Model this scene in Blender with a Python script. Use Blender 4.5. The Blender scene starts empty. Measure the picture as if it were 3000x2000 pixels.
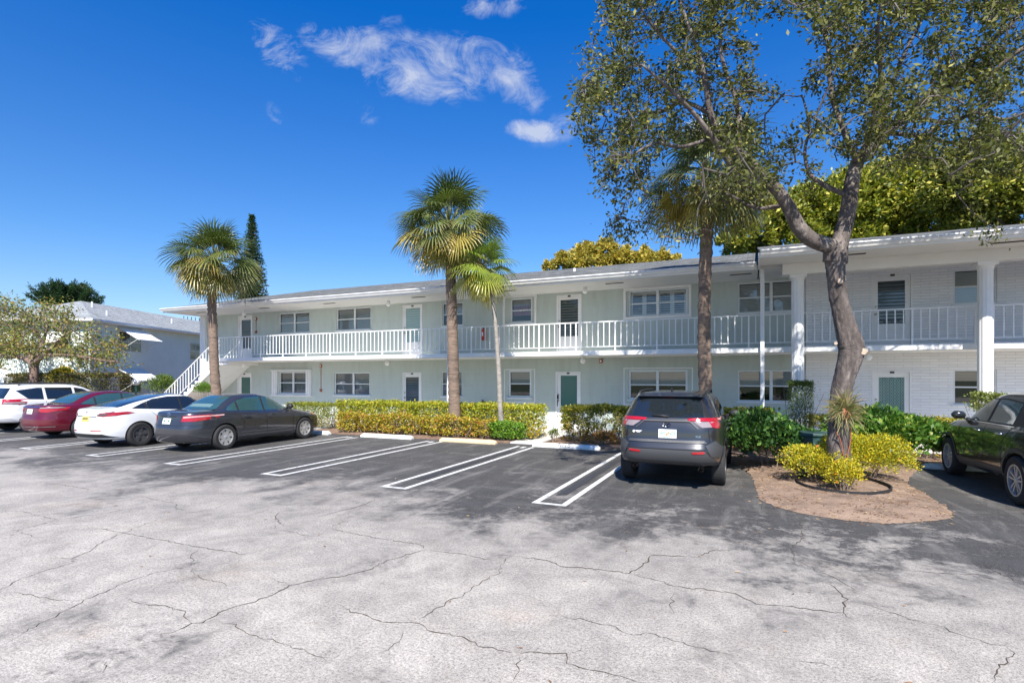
import bpy, bmesh, math, random
import numpy as np
from mathutils import Vector, Matrix
from mathutils.bvhtree import BVHTree
from mathutils.geometry import delaunay_2d_cdt

S = bpy.context.scene
COL = S.collection
R = math.radians

# ------------------------------------------------------------------ camera
# world axes: +X along the apartment block to the right, +Y towards it, Z up
FPX, HY, CH = 1586.0, 1103.0, 1.95          # focal length / horizon row (in 3000 px units), eye height
CT, ST = 0.9135, 0.4067
cam_d = bpy.data.cameras.new('camera')
cam = bpy.data.objects.new('camera', cam_d)
COL.objects.link(cam)
cam.location = (0, 0, CH)
cam.rotation_euler = (R(90), 0, R(24.0))
cam_d.sensor_width = 36.0
cam_d.lens = 36.0 * FPX / 3000.0
cam_d.shift_y = 0.0343
cam_d.clip_start = 0.1
cam_d.clip_end = 3000
S.camera = cam

# ------------------------------------------------------------------ sun + sky
SUN_TO = Vector((0.35, -0.87, 1.0)).normalized()
sun_el = math.asin(SUN_TO.z)
sun_d = bpy.data.lights.new('sun', 'SUN')
sun_d.energy = 5.0
sun_d.angle = R(0.5)
sun_d.color = (1.0, 0.94, 0.85)
sun = bpy.data.objects.new('sun', sun_d)
COL.objects.link(sun)
sun.location = (20, -40, 60)
sun.rotation_euler = SUN_TO.to_track_quat('Z', 'Y').to_euler()

W = bpy.data.worlds.new('World')
S.world = W
W.use_nodes = True
wn, wl = W.node_tree.nodes, W.node_tree.links
wn.clear()

def N(nodes, typ, **kw):
    n = nodes.new(typ)
    for k, v in kw.items():
        if k == 'ins':
            for i, val in v.items():
                n.inputs[i].default_value = val
        else:
            setattr(n, k, v)
    return n

w_out = N(wn, 'ShaderNodeOutputWorld')
w_bg = N(wn, 'ShaderNodeBackground', ins={1: 0.08})
sky = N(wn, 'ShaderNodeTexSky', sky_type='NISHITA', sun_disc=False)
sky.sun_elevation = sun_el
sky.sun_rotation = math.atan2(SUN_TO.x, SUN_TO.y)
sky.air_density = 1.0
sky.dust_density = 0.4
sky.ozone_density = 2.2
w_tint = N(wn, 'ShaderNodeMix', data_type='RGBA', blend_type='MULTIPLY')
w_tint.inputs[0].default_value = 1.0
_tc = N(wn, 'ShaderNodeTexCoord'); _sx = N(wn, 'ShaderNodeSeparateXYZ'); wl.new(_tc.outputs['Generated'], _sx.inputs[0])
_rp = N(wn, 'ShaderNodeValToRGB'); wl.new(_sx.outputs[2], _rp.inputs[0])
_rp.color_ramp.elements[0].position = 0.0; _rp.color_ramp.elements[0].color = (0.98, 0.98, 1.05, 1)
_rp.color_ramp.elements[1].position = 0.55; _rp.color_ramp.elements[1].color = (0.035, 0.64, 1.42, 1)
_e = _rp.color_ramp.elements.new(0.22); _e.color = (0.44, 0.80, 1.20, 1)
wl.new(_rp.outputs[0], w_tint.inputs[7])
wl.new(sky.outputs[0], w_tint.inputs[6])
# wispy clouds: fixed world directions
tc = N(wn, 'ShaderNodeTexCoord')
FWD, RGT = (-ST, CT, 0), (CT, ST, 0)
def dot(vec):
    n = N(wn, 'ShaderNodeVectorMath', operation='DOT_PRODUCT')
    wl.new(tc.outputs['Generated'], n.inputs[0])
    n.inputs[1].default_value = vec
    return n.outputs['Value']
def M(op, a, b=None, c=None, clamp=False, nodes=None, links=None):
    nodes = nodes or wn; links = links or wl
    n = nodes.new('ShaderNodeMath'); n.operation = op; n.use_clamp = clamp
    for i, v in enumerate((a, b, c)):
        if v is None: continue
        if isinstance(v, (int, float)): n.inputs[i].default_value = v
        else: links.new(v, n.inputs[i])
    return n.outputs[0]
dF = M('MAXIMUM', dot(FWD), 0.05)
cu = M('DIVIDE', dot(RGT), dF)
cv = M('DIVIDE', dot((0, 0, 1)), dF)
comb = N(wn, 'ShaderNodeCombineXYZ')
wl.new(cu, comb.inputs[0]); wl.new(cv, comb.inputs[1])
def blob(px, py, rx, ry, ang, amp):
    """soft ellipse in direction space, centre given in photo pixels"""
    u0, v0 = (px - 1500) / FPX, (HY - py) / FPX
    ca, sa = math.cos(ang), math.sin(ang)
    du = M('SUBTRACT', cu, u0); dv = M('SUBTRACT', cv, v0)
    a = M('DIVIDE', M('ADD', M('MULTIPLY', du, ca), M('MULTIPLY', dv, sa)), rx / FPX)
    b = M('DIVIDE', M('SUBTRACT', M('MULTIPLY', dv, ca), M('MULTIPLY', du, sa)), ry / FPX)
    d2 = M('ADD', M('MULTIPLY', a, a), M('MULTIPLY', b, b))
    g = M('SUBTRACT', 1.0, d2, clamp=True)
    return M('MULTIPLY', g, amp)
BL = [(1040, 130, 230, 90, -0.25, .85), (1250, 195, 270, 125, -0.12, 1.1), (1450, 200, 200, 95, -0.5, .95),
      (1545, 270, 85, 80, -1.0, .6), (1565, 383, 105, 40, -0.1, 1.25), (810, 135, 150, 80, -0.9, .75),
      (805, 335, 60, 30, -1.0, .45), (1080, 340, 45, 45, .6, .4), (1430, 20, 150, 50, .1, .6),
      (1140, 65, 60, 30, .3, .35), (1700, 360, 190, 60, .3, .55), (2140, 705, 90, 50, 0, .6), (1020, 300, 50, 18, 0, .35)]
acc = None
for b in BL:
    g = blob(*b)
    acc = g if acc is None else M('MAXIMUM', acc, g)
nz = N(wn, 'ShaderNodeTexNoise', ins={'Scale': 4.6, 'Detail': 9.0, 'Roughness': 0.60, 'Distortion': 1.0})
mp = N(wn, 'ShaderNodeMapping'); mp.inputs['Scale'].default_value = (1.0, 1.25, 1); mp.inputs['Location'].default_value = (3.1, .4, 0)
wl.new(comb.outputs[0], mp.inputs[0]); wl.new(mp.outputs[0], nz.inputs['Vector'])
nz2 = N(wn, 'ShaderNodeTexNoise', ins={'Scale': 12.0, 'Detail': 10.0, 'Roughness': 0.70, 'Distortion': 1.6})
wl.new(mp.outputs[0], nz2.inputs['Vector'])
nn = M('ADD', M('MULTIPLY', M('SUBTRACT', nz.outputs[0], .5), 2.3), M('MULTIPLY', M('SUBTRACT', nz2.outputs[0], .5), 2.4))
cm = M('ADD', M('SUBTRACT', M('MULTIPLY', acc, 0.95), 0.30), nn)
cm = M('MULTIPLY', cm, M('MULTIPLY', acc, 2.0, clamp=True), clamp=True)
cm = M('MULTIPLY', M('POWER', cm, 1.25), 0.80)
w_cl = N(wn, 'ShaderNodeMix', data_type='RGBA')
wl.new(cm, w_cl.inputs[0])
wl.new(w_tint.outputs[2], w_cl.inputs[6])
w_cl.inputs[7].default_value = (4.6, 5.0, 6.0, 1)
wl.new(w_cl.outputs[2], w_bg.inputs[0])
wl.new(w_bg.outputs[0], w_out.inputs[0])

S.view_settings.view_transform = 'Standard'
S.view_settings.look = 'None'
S.view_settings.gamma = 1.0
S.view_settings.exposure = 0.85
S.view_settings.use_curve_mapping = False
S.cycles.use_denoising = True

# ------------------------------------------------------------------ positions
def ray(px, py):
    u = px - 1500.0
    return Vector((-ST * FPX + CT * u, CT * FPX + ST * u, HY - py))
def G(px, py, z=0.0):
    r = ray(px, py); t = (z - CH) / r.z
    return Vector((r.x * t, r.y * t, z))
def PY(px, py, Y):
    r = ray(px, py); t = Y / r.y
    return Vector((r.x * t, Y, CH + r.z * t))
def XY(px, Y):
    return PY(px, 1000, Y).x
def PD(px, py, D):
    return ray(px, py) * (D / FPX) + Vector((0, 0, CH))

# ------------------------------------------------------------------ materials
def mat(name, col, rough=0.6, metal=0.0, var=0.0, vscale=4.0, bump=0.0, bscale=60.0, coat=0.0, spec=0.5,
        dirt=None, dscale=1.5, damt=0.0, stretch=None):
    m = bpy.data.materials.new(name); m.use_nodes = True
    n, l = m.node_tree.nodes, m.node_tree.links
    p = n['Principled BSDF']
    p.inputs['Roughness'].default_value = rough
    p.inputs['Metallic'].default_value = metal
    p.inputs['Specular IOR Level'].default_value = spec
    p.inputs['Coat Weight'].default_value = coat
    p.inputs['Coat Roughness'].default_value = 0.04
    c = (*col, 1)
    p.inputs['Base Color'].default_value = c
    if var or bump or damt:
        t = N(n, 'ShaderNodeTexCoord')
        vec = t.outputs['Object']
        if stretch:
            mp = N(n, 'ShaderNodeMapping'); mp.inputs['Scale'].default_value = stretch
            l.new(vec, mp.inputs[0]); vec = mp.outputs[0]
        cur = None
        if var:
            z = N(n, 'ShaderNodeTexNoise', ins={'Scale': vscale, 'Detail': 6.0, 'Roughness': 0.65})
            l.new(vec, z.inputs['Vector'])
            mx = N(n, 'ShaderNodeMix', data_type='RGBA')
            l.new(M('MULTIPLY', M('SUBTRACT', z.outputs[0], 0.3, nodes=n, links=l), 2.5, clamp=True, nodes=n, links=l), mx.inputs[0])
            mx.inputs[6].default_value = (*[max(0, x * (1 - var)) for x in col], 1)
            mx.inputs[7].default_value = (*[min(1, x * (1 + var)) for x in col], 1)
            cur = mx.outputs[2]
        if damt:
            z = N(n, 'ShaderNodeTexNoise', ins={'Scale': dscale, 'Detail': 8.0, 'Roughness': 0.7})
            l.new(vec, z.inputs['Vector'])
            mx = N(n, 'ShaderNodeMix', data_type='RGBA')
            l.new(M('MULTIPLY', M('MULTIPLY', M('SUBTRACT', z.outputs[0], 0.5, clamp=True, nodes=n, links=l), 6.0, clamp=True, nodes=n, links=l), damt, nodes=n, links=l), mx.inputs[0])
            if cur is not None: l.new(cur, mx.inputs[6])
            else: mx.inputs[6].default_value = c
            mx.inputs[7].default_value = (*dirt, 1)
            cur = mx.outputs[2]
        if cur is not None: l.new(cur, p.inputs['Base Color'])
        if bump:
            z = N(n, 'ShaderNodeTexNoise', ins={'Scale': bscale, 'Detail': 4.0})
            l.new(vec, z.inputs['Vector'])
            b = N(n, 'ShaderNodeBump', ins={'Strength': bump, 'Distance': 0.02})
            l.new(z.outputs[0], b.inputs['Height'])
            l.new(b.outputs[0], p.inputs['Normal'])
    return m

def leaf_mat(name, rough=0.45, trans=0.35, spec=0.4):
    m = bpy.data.materials.new(name); m.use_nodes = True
    n, l = m.node_tree.nodes, m.node_tree.links
    p = n['Principled BSDF']; o = n['Material Output']
    a = N(n, 'ShaderNodeAttribute', attribute_name='Col')
    l.new(a.outputs['Color'], p.inputs['Base Color'])
    p.inputs['Roughness'].default_value = rough
    p.inputs['Specular IOR Level'].default_value = spec
    t = N(n, 'ShaderNodeBsdfTranslucent')
    br = N(n, 'ShaderNodeMix', data_type='RGBA', blend_type='MULTIPLY'); br.inputs[0].default_value = 1
    l.new(a.outputs['Color'], br.inputs[6]); br.inputs[7].default_value = (1.5, 1.6, 0.7, 1)
    l.new(br.outputs[2], t.inputs[0])
    mx = N(n, 'ShaderNodeMixShader', ins={0: trans})
    l.new(p.outputs[0], mx.inputs[1]); l.new(t.outputs[0], mx.inputs[2]); l.new(mx.outputs[0], o.inputs[0])
    return m

def glass_mat(name, tint=(0.55, 0.62, 0.62), refl=1.0, clear=0.85, dark=(0.012, 0.015, 0.017)):
    """window pane: fresnel reflection over tinted see-through"""
    m = bpy.data.materials.new(name); m.use_nodes = True
    n, l = m.node_tree.nodes, m.node_tree.links
    o = n['Material Output']; n.remove(n['Principled BSDF'])
    tr = N(n, 'ShaderNodeBsdfTransparent', ins={0: (*tint, 1)})
    df = N(n, 'ShaderNodeBsdfDiffuse', ins={0: (*dark, 1)})
    gl = N(n, 'ShaderNodeBsdfGlossy', ins={'Roughness': 0.02})
    gl.inputs[0].default_value = (refl, refl, refl, 1)
    m1 = N(n, 'ShaderNodeMixShader', ins={0: 1 - clear}); l.new(tr.outputs[0], m1.inputs[1]); l.new(df.outputs[0], m1.inputs[2])
    fr = N(n, 'ShaderNodeFresnel', ins={0: 1.5})
    f2 = M('ADD', M('MULTIPLY', fr.outputs[0], 1.5, nodes=n, links=l), 0.02, clamp=True, nodes=n, links=l)
    m2 = N(n, 'ShaderNodeMixShader'); l.new(f2, m2.inputs[0]); l.new(m1.outputs[0], m2.inputs[1]); l.new(gl.outputs[0], m2.inputs[2])
    l.new(m2.outputs[0], o.inputs[0])
    return m

# ------------------------------------------------------------------ object helpers
def tag(o, label=None, cat=None, group=None, kind=None):
    if label: o['label'] = label
    if cat: o['category'] = cat
    if group: o['group'] = group
    if kind: o['kind'] = kind
    return o

def empty(name, loc=(0, 0, 0), rz=0.0, label=None, cat=None, group=None):
    o = bpy.data.objects.new(name, None); COL.objects.link(o)
    o.location = loc; o.rotation_euler = (0, 0, rz); o.empty_display_size = 0.2
    return tag(o, label, cat, group)

class MB:
    def __init__(s): s.v = []; s.f = []
    def add(s, vs, fs):
        b = len(s.v); s.v += [tuple(v) for v in vs]; s.f += [tuple(i + b for i in f) for f in fs]; return s
    def box(s, x0, x1, y0, y1, z0, z1):
        if x1 < x0: x0, x1 = x1, x0
        if y1 < y0: y0, y1 = y1, y0
        return s.add([(x0,y0,z0),(x1,y0,z0),(x1,y1,z0),(x0,y1,z0),(x0,y0,z1),(x1,y0,z1),(x1,y1,z1),(x0,y1,z1)],
                     [(3,2,1,0),(4,5,6,7),(0,1,5,4),(1,2,6,5),(2,3,7,6),(3,0,4,7)])
    def prism(s, poly, axis, a, b):
        """poly 2D ccw; axis 'x': poly in (y,z); 'y': (x,z); 'z': (x,y)"""
        n = len(poly)
        def p(q, t):
            return (t, q[0], q[1]) if axis == 'x' else (q[0], t, q[1]) if axis == 'y' else (q[0], q[1], t)
        vs = [p(q, a) for q in poly] + [p(q, b) for q in poly]
        fs = [tuple(range(n - 1, -1, -1)), tuple(range(n, 2 * n))] + [(i, (i + 1) % n, n + (i + 1) % n, n + i) for i in range(n)]
        return s.add(vs, fs)
    def tube(s, pts, rad, n=8, cap=True):
        pts = [Vector(p) for p in pts]
        if not hasattr(rad, '__len__'): rad = [rad] * len(pts)
        rings = []; ref = None
        for i, p in enumerate(pts):
            d = (pts[min(i + 1, len(pts) - 1)] - pts[max(i - 1, 0)])
            if d.length < 1e-9: d = Vector((0, 0, 1))
            d.normalize()
            if ref is None:
                ref = Vector((1, 0, 0)) if abs(d.x) < 0.8 else Vector((0, 1, 0))
            a = (ref - d * ref.dot(d)).normalized(); ref = a
            b = d.cross(a)
            rings.append([p + (a * math.cos(2 * math.pi * k / n) + b * math.sin(2 * math.pi * k / n)) * rad[i] for k in range(n)])
        vs = [v for r in rings for v in r]
        fs = []
        for i in range(len(pts) - 1):
            for k in range(n):
                k2 = (k + 1) % n
                fs.append((i * n + k, i * n + k2, (i + 1) * n + k2, (i + 1) * n + k))
        if cap:
            fs.append(tuple(range(n - 1, -1, -1))); fs.append(tuple((len(pts) - 1) * n + k for k in range(n)))
        return s.add(vs, fs)
    def lathe(s, prof, n=24, origin=(0, 0, 0), axis='z'):
        """prof: list of (r, h)"""
        vs = []
        for r, h in prof:
            for k in range(n):
                a = 2 * math.pi * k / n
                c, q = r * math.cos(a), r * math.sin(a)
                v = (c, q, h) if axis == 'z' else (h, c, q) if axis == 'x' else (q, h, c)
                vs.append((v[0] + origin[0], v[1] + origin[1], v[2] + origin[2]))
        fs = []
        for i in range(len(prof) - 1):
            for k in range(n):
                k2 = (k + 1) % n
                fs.append((i * n + k, i * n + k2, (i + 1) * n + k2, (i + 1) * n + k))
        fs.append(tuple(range(n - 1, -1, -1))); fs.append(tuple((len(prof) - 1) * n + k for k in range(n)))
        return s.add(vs, fs)
    def quad(s, a, b, c, d): return s.add([a, b, c, d], [(0, 1, 2, 3)])
    def build(s, name, m, parent=None, smooth=False, bevel=0.0, fix=True):
        me = bpy.data.meshes.new(name)
        me.from_pydata(s.v, [], s.f)
        if fix:
            bm = bmesh.new(); bm.from_mesh(me)
            bmesh.ops.recalc_face_normals(bm, faces=bm.faces); bm.to_mesh(me); bm.free()
        if smooth: me.polygons.foreach_set('use_smooth', [True] * len(me.polygons))
        me.update()
        o = bpy.data.objects.new(name, me); COL.objects.link(o)
        if m: me.materials.append(m)
        if parent: o.parent = parent
        if bevel:
            b = o.modifiers.new('bevel', 'BEVEL'); b.width = bevel; b.segments = 2; b.limit_method = 'ANGLE'
        return o

def children(o): return [c for c in bpy.data.objects if c.parent == o]
def copy_tree(o, parent=None):
    c = o.copy(); COL.objects.link(c)
    if parent: c.parent = parent
    for ch in children(o): copy_tree(ch, c)
    return c

def unit(a): return a / np.maximum(np.linalg.norm(a, axis=1, keepdims=True), 1e-9)

def leaves(name, m, P, size, rng, c0, c1, c2=None, p2=0.1, aspect=0.4, up=0.5, D=None, parent=None, fold=0.2, dvar=0.9, shade=0.25):
    """many small leaf faces: P (n,3) leaf bases"""
    P = np.asarray(P, float); n = len(P)
    L = size * rng.uniform(0.65, 1.3, n)[:, None]
    d = rng.normal(size=(n, 3))
    if D is not None: d = unit(np.asarray(D)) + d * dvar * 0.6
    d = unit(d)
    nr = rng.normal(size=(n, 3)); nr[:, 2] = np.abs(nr[:, 2]) + up
    nr[:, :2] += np.array([SUN_TO.x, SUN_TO.y]) * up * 0.5
    nr = unit(nr - d * np.sum(nr * d, 1)[:, None])
    sd = np.cross(d, nr)
    V = np.empty((n, 4, 3))
    V[:, 0] = P; V[:, 2] = P + d * L
    mid = P + d * L * 0.48 - nr * L * fold * aspect * 0.6
    V[:, 1] = mid + sd * L * aspect * 0.5; V[:, 3] = mid - sd * L * aspect * 0.5
    return fast_quads(name, m, V.reshape(-1, 3), tint_cols(n, rng, c0, c1, c2, p2, shade).repeat(4, 0), parent)

def tint_cols(n, rng, c0, c1, c2=None, p2=0.1, shade=0.25):
    t = rng.random(n)[:, None]
    c = np.array(c0) * (1 - t) + np.array(c1) * t
    if c2 is not None:
        k = rng.random(n) < p2
        c[k] = np.array(c2)
    c = c * rng.uniform(1 - shade, 1 + shade, n)[:, None]
    return np.clip(np.concatenate([c, np.ones((n, 1))], 1), 0, 1)

def fast_quads(name, m, V, C=None, parent=None):
    nv = len(V); nf = nv // 4
    me = bpy.data.meshes.new(name)
    me.vertices.add(nv); me.vertices.foreach_set('co', np.asarray(V, np.float32).ravel())
    me.loops.add(nv); me.loops.foreach_set('vertex_index', np.arange(nv, dtype=np.int32))
    me.polygons.add(nf); me.polygons.foreach_set('loop_start', np.arange(0, nv, 4, dtype=np.int32))
    me.polygons.foreach_set('loop_total', np.full(nf, 4, dtype=np.int32))
    if C is not None:
        a = me.color_attributes.new('Col', 'FLOAT_COLOR', 'POINT'); a.data.foreach_set('color', np.asarray(C, np.float32).ravel())
    me.update(calc_edges=True); me.validate()
    me.materials.append(m)
    o = bpy.data.objects.new(name, me); COL.objects.link(o)
    if parent: o.parent = parent
    return o

def text_mesh(name, s, size, m, parent, mtx, depth=0.002):
    cu_ = bpy.data.curves.new(name, 'FONT'); cu_.body = s; cu_.size = size; cu_.extrude = depth
    cu_.align_x = 'CENTER'; cu_.align_y = 'CENTER'
    t = bpy.data.objects.new(name, cu_); COL.objects.link(t)
    bpy.context.view_layer.update()
    me = bpy.data.meshes.new_from_object(t.evaluated_get(bpy.context.evaluated_depsgraph_get()))
    bpy.data.objects.remove(t); bpy.data.curves.remove(cu_)
    me.name = name; me.materials.clear(); me.materials.append(m)
    me.transform(mtx)
    o = bpy.data.objects.new(name, me); COL.objects.link(o)
    if parent: o.parent = parent
    return o

# ================================================================== GROUND
def asphalt_mat():
    m = bpy.data.materials.new('asphalt'); m.use_nodes = True
    n, l = m.node_tree.nodes, m.node_tree.links
    p = n['Principled BSDF']
    K = dict(nodes=n, links=l)
    t = N(n, 'ShaderNodeTexCoord'); vec = t.outputs['Object']
    sp = N(n, 'ShaderNodeSeparateXYZ'); l.new(vec, sp.inputs[0])
    def noise(scale, det=5, rough=.6, dist=0., sc=None):
        v = vec
        if sc:
            mp = N(n, 'ShaderNodeMapping'); mp.inputs['Scale'].default_value = sc; l.new(vec, mp.inputs[0]); v = mp.outputs[0]
        z = N(n, 'ShaderNodeTexNoise', ins={'Scale': scale, 'Detail': det, 'Roughness': rough, 'Distortion': dist})
        l.new(v, z.inputs['Vector']); return z.outputs[0]
    big = noise(0.45, 5, .62, .8)
    mid = noise(1.7, 8, .72, .5)
    frc = noise(7.0, 9, .78, .2)
    fine = noise(42, 3, .75)
    fine2 = noise(105, 2, .8)
    strk = noise(1.0, 8, .74, 0.6, (2.4, .5, 1))
    strk2 = noise(1.3, 8, .74, 0.6, (.45, 2.2, 1))
    g1 = M('ADD', M('MULTIPLY', M('SUBTRACT', fine, .5, **K), 4.2, **K), M('MULTIPLY', M('SUBTRACT', fine2, .5, **K), 4.2, **K), **K)
    # seal coat wears away towards the driving lane (small Y)
    dk = M('MULTIPLY', M('SUBTRACT', sp.outputs[1], 5.3, **K), 0.33, **K)
    dk = M('ADD', dk, M('MULTIPLY', M('SUBTRACT', big, .5, **K), 3.4, **K), **K)
    dk = M('ADD', dk, M('MULTIPLY', M('SUBTRACT', mid, .5, **K), 1.7, **K), **K)
    dk = M('ADD', dk, M('MULTIPLY', M('SUBTRACT', frc, .5, **K), 1.1, **K), **K)
    dk = M('MAXIMUM', M('MINIMUM', dk, 0.95, **K), 0.0, **K)
    # remnants of seal coat: broken up by the noise, no clean outline
    for (px, py, r, a) in [(110, 1960, .75, 1.0), (1130, 1975, .32, .8), (2190, 1960, .35, .7), (1180, 1660, .6, .75), (720, 1625, .55, .6),
                           (2330, 1540, 1.1, .6), (2560, 1600, .8, .4), (2820, 1550, 1.2, .7), (2180, 1740, .5, .7), (420, 1850, .5, .5), (2500, 1720, .5, .55), (160, 1740, .5, .5), (1900, 1490, 1.1, .6), (1500, 1480, .9, .4)]:
        g = G(px, py)
        vm = N(n, 'ShaderNodeVectorMath', operation='DISTANCE'); l.new(vec, vm.inputs[0]); vm.inputs[1].default_value = g
        f = M('SUBTRACT', 1.0, M('DIVIDE', vm.outputs['Value'], r * 1.9, **K), clamp=True, **K)
        f = M('MULTIPLY', f, a * 1.35, **K)
        q_ = M('ADD', M('MULTIPLY', M('SUBTRACT', mid, .47, **K), 3.2, **K), M('MULTIPLY', M('SUBTRACT', frc, .45, **K), 2.4, **K), clamp=True, **K)
        dk = M('ADD', dk, M('MULTIPLY', f, q_, **K), **K)
    dk = M('MINIMUM', dk, 1.0, **K)
    scr = M('MULTIPLY', M('SUBTRACT', strk, .50, clamp=True, **K), 3.4, clamp=True, **K)
    scr2 = M('MULTIPLY', M('SUBTRACT', strk2, .54, clamp=True, **K), 3.4, clamp=True, **K)
    dk = M('SUBTRACT', dk, M('MULTIPLY', M('ADD', scr, scr2, **K), .60, **K), clamp=True, **K)
    edge = M('ADD', M('MULTIPLY', M('SUBTRACT', M('ADD', dk, M('MULTIPLY', g1, .42, **K), **K), .30, **K), 1.25, **K), 0.0, clamp=True, **K)
    pale = N(n, 'ShaderNodeMix', data_type='RGBA')
    l.new(M('ADD', M('MULTIPLY', M('SUBTRACT', mid, .5, **K), 3.5, **K), .5, clamp=True, **K), pale.inputs[0])
    pale.inputs[6].default_value = (0.42, 0.385, 0.338, 1); pale.inputs[7].default_value = (0.275, 0.252, 0.224, 1)
    # worn coat residue: the surface is greyer towards the stalls
    rs_ = M('MULTIPLY', M('ADD', M('MULTIPLY', M('SUBTRACT', sp.outputs[1], 3.6, **K), .22, **K), M('MULTIPLY', M('SUBTRACT', big, .5, **K), 1.6, **K), clamp=True, **K), .62, **K)
    pr_ = N(n, 'ShaderNodeMix', data_type='RGBA'); l.new(rs_, pr_.inputs[0]); l.new(pale.outputs[2], pr_.inputs[6]); pr_.inputs[7].default_value = (.12, .117, .115, 1)
    pg = N(n, 'ShaderNodeMix', data_type='RGBA', blend_type='MULTIPLY'); pg.inputs[0].default_value = 1
    l.new(pr_.outputs[2], pg.inputs[6])
    gr = M('MAXIMUM', M('ADD', M('ADD', M('MULTIPLY', g1, .50, **K), M('MULTIPLY', M('SUBTRACT', frc, .5, **K), -.55, **K), **K), 1.0, **K), .25, **K)
    cg = N(n, 'ShaderNodeCombineColor'); l.new(gr, cg.inputs[0]); l.new(gr, cg.inputs[1]); l.new(gr, cg.inputs[2])
    l.new(cg.outputs[0], pg.inputs[7])
    dark = N(n, 'ShaderNodeMix', data_type='RGBA')
    l.new(M('ADD', M('ADD', M('MULTIPLY', M('SUBTRACT', mid, .48, **K), 3.0, **K), M('MULTIPLY', g1, .35, **K), **K), M('MULTIPLY', scr, .7, **K), clamp=True, **K), dark.inputs[0])
    dark.inputs[6].default_value = (0.020, 0.0205, 0.022, 1); dark.inputs[7].default_value = (0.078, 0.077, 0.076, 1)
    mx = N(n, 'ShaderNodeMix', data_type='RGBA'); l.new(edge, mx.inputs[0])
    l.new(pg.outputs[2], mx.inputs[6]); l.new(dark.outputs[2], mx.inputs[7])
    # brown rust/sand stains
    st = N(n, 'ShaderNodeMix', data_type='RGBA', blend_type='MULTIPLY')
    l.new(M('MULTIPLY', M('SUBTRACT', noise(.9, 6, .7), .55, clamp=True, **K), 2.8, clamp=True, **K), st.inputs[0])
    l.new(mx.outputs[2], st.inputs[6]); st.inputs[7].default_value = (.86, .74, .64, 1)
    l.new(st.outputs[2], p.inputs['Base Color'])
    p.inputs['Roughness'].default_value = 0.82
    b = N(n, 'ShaderNodeBump', ins={'Strength': .55, 'Distance': .012})
    l.new(M('ADD', fine, M('MULTIPLY', mid, .6, **K), **K), b.inputs['Height']); l.new(b.outputs[0], p.inputs['Normal'])
    return m

m_grass = mat('grass_ground', (.06, .085, .03), .95, var=.4, vscale=3, bump=.4, bscale=40)
m_asph = asphalt_mat()
m_conc = mat('concrete', (.56, .55, .52), .85, var=.12, vscale=3, bump=.25, bscale=90, dirt=(.30, .28, .25), dscale=2.2, damt=.5)
m_soil = mat('mulch_soil', (.20, .125, .085), .95, var=.45, vscale=14, bump=.8, bscale=45, dirt=(.34, .25, .19), dscale=5, damt=.8)
m_sand = mat('sandy_soil', (.25, .175, .125), .95, var=.35, vscale=2.2, bump=1.0, bscale=38, dirt=(.12, .075, .055), dscale=5, damt=.85)
m_paint = mat('line_paint', (.62, .62, .60), .7, var=.14, vscale=8, bump=.3, bscale=120, dirt=(.14, .14, .14), dscale=11, damt=.75)

def plane_obj(name, x0, x1, y0, y1, z, m, kind='structure', nx=1, ny=1):
    mb = MB()
    for i in range(nx):
        for j in range(ny):
            a, b = x0 + (x1 - x0) * i / nx, x0 + (x1 - x0) * (i + 1) / nx
            c, d = y0 + (y1 - y0) * j / ny, y0 + (y1 - y0) * (j + 1) / ny
            mb.quad((a, c, z), (b, c, z), (b, d, z), (a, d, z))
    return tag(mb.build(name, m, fix=False), kind=kind)

plane_obj('ground', -700, 700, -300, 1100, -0.03, m_grass)
plane_obj('parking_lot', -60, 40, -25, 14.55, 0.0, m_asph)
# planting bed strips between stalls and walkway, with the entry path between them
def strip(name, x0, x1, y0, y1, z, m, h=0.06, wob=0.0, seed=1):
    rg = random.Random(seed)
    n = max(2, int((x1 - x0) / .35))
    pts = [(x0 + (x1 - x0) * i / n, y0 + rg.uniform(-wob, wob)) for i in range(n + 1)] + [(x1, y1), (x0, y1)]
    mb = MB(); mb.prism(pts, 'z', z - h, z)
    return tag(mb.build(name, m), kind='structure')
strip('planting_bed', -14.5, -6.53, 14.42, 16.6, .03, m_soil, wob=.05)
strip('planting_bed', -5.6, 20.0, 14.42, 16.6, .03, m_soil, wob=.05, seed=4)
strip('planting_bed', -60, -16.0, 14.42, 30.6, .028, m_soil, wob=.05, seed=7)
mb = MB(); mb.box(-6.5, -5.63, 14.46, 16.6, -.04, .04); tag(mb.build('entry_path', m_conc), kind='structure')
mb = MB(); mb.box(-24.4, 20, 16.62, 19.09, -.04, .055); tag(mb.build('walkway', m_conc), kind='structure')
mb = MB(); mb.box(-15.8, -14.6, 14.5, 16.6, -.04, .035); tag(mb.build('side_path', m_conc), kind='structure')

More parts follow.
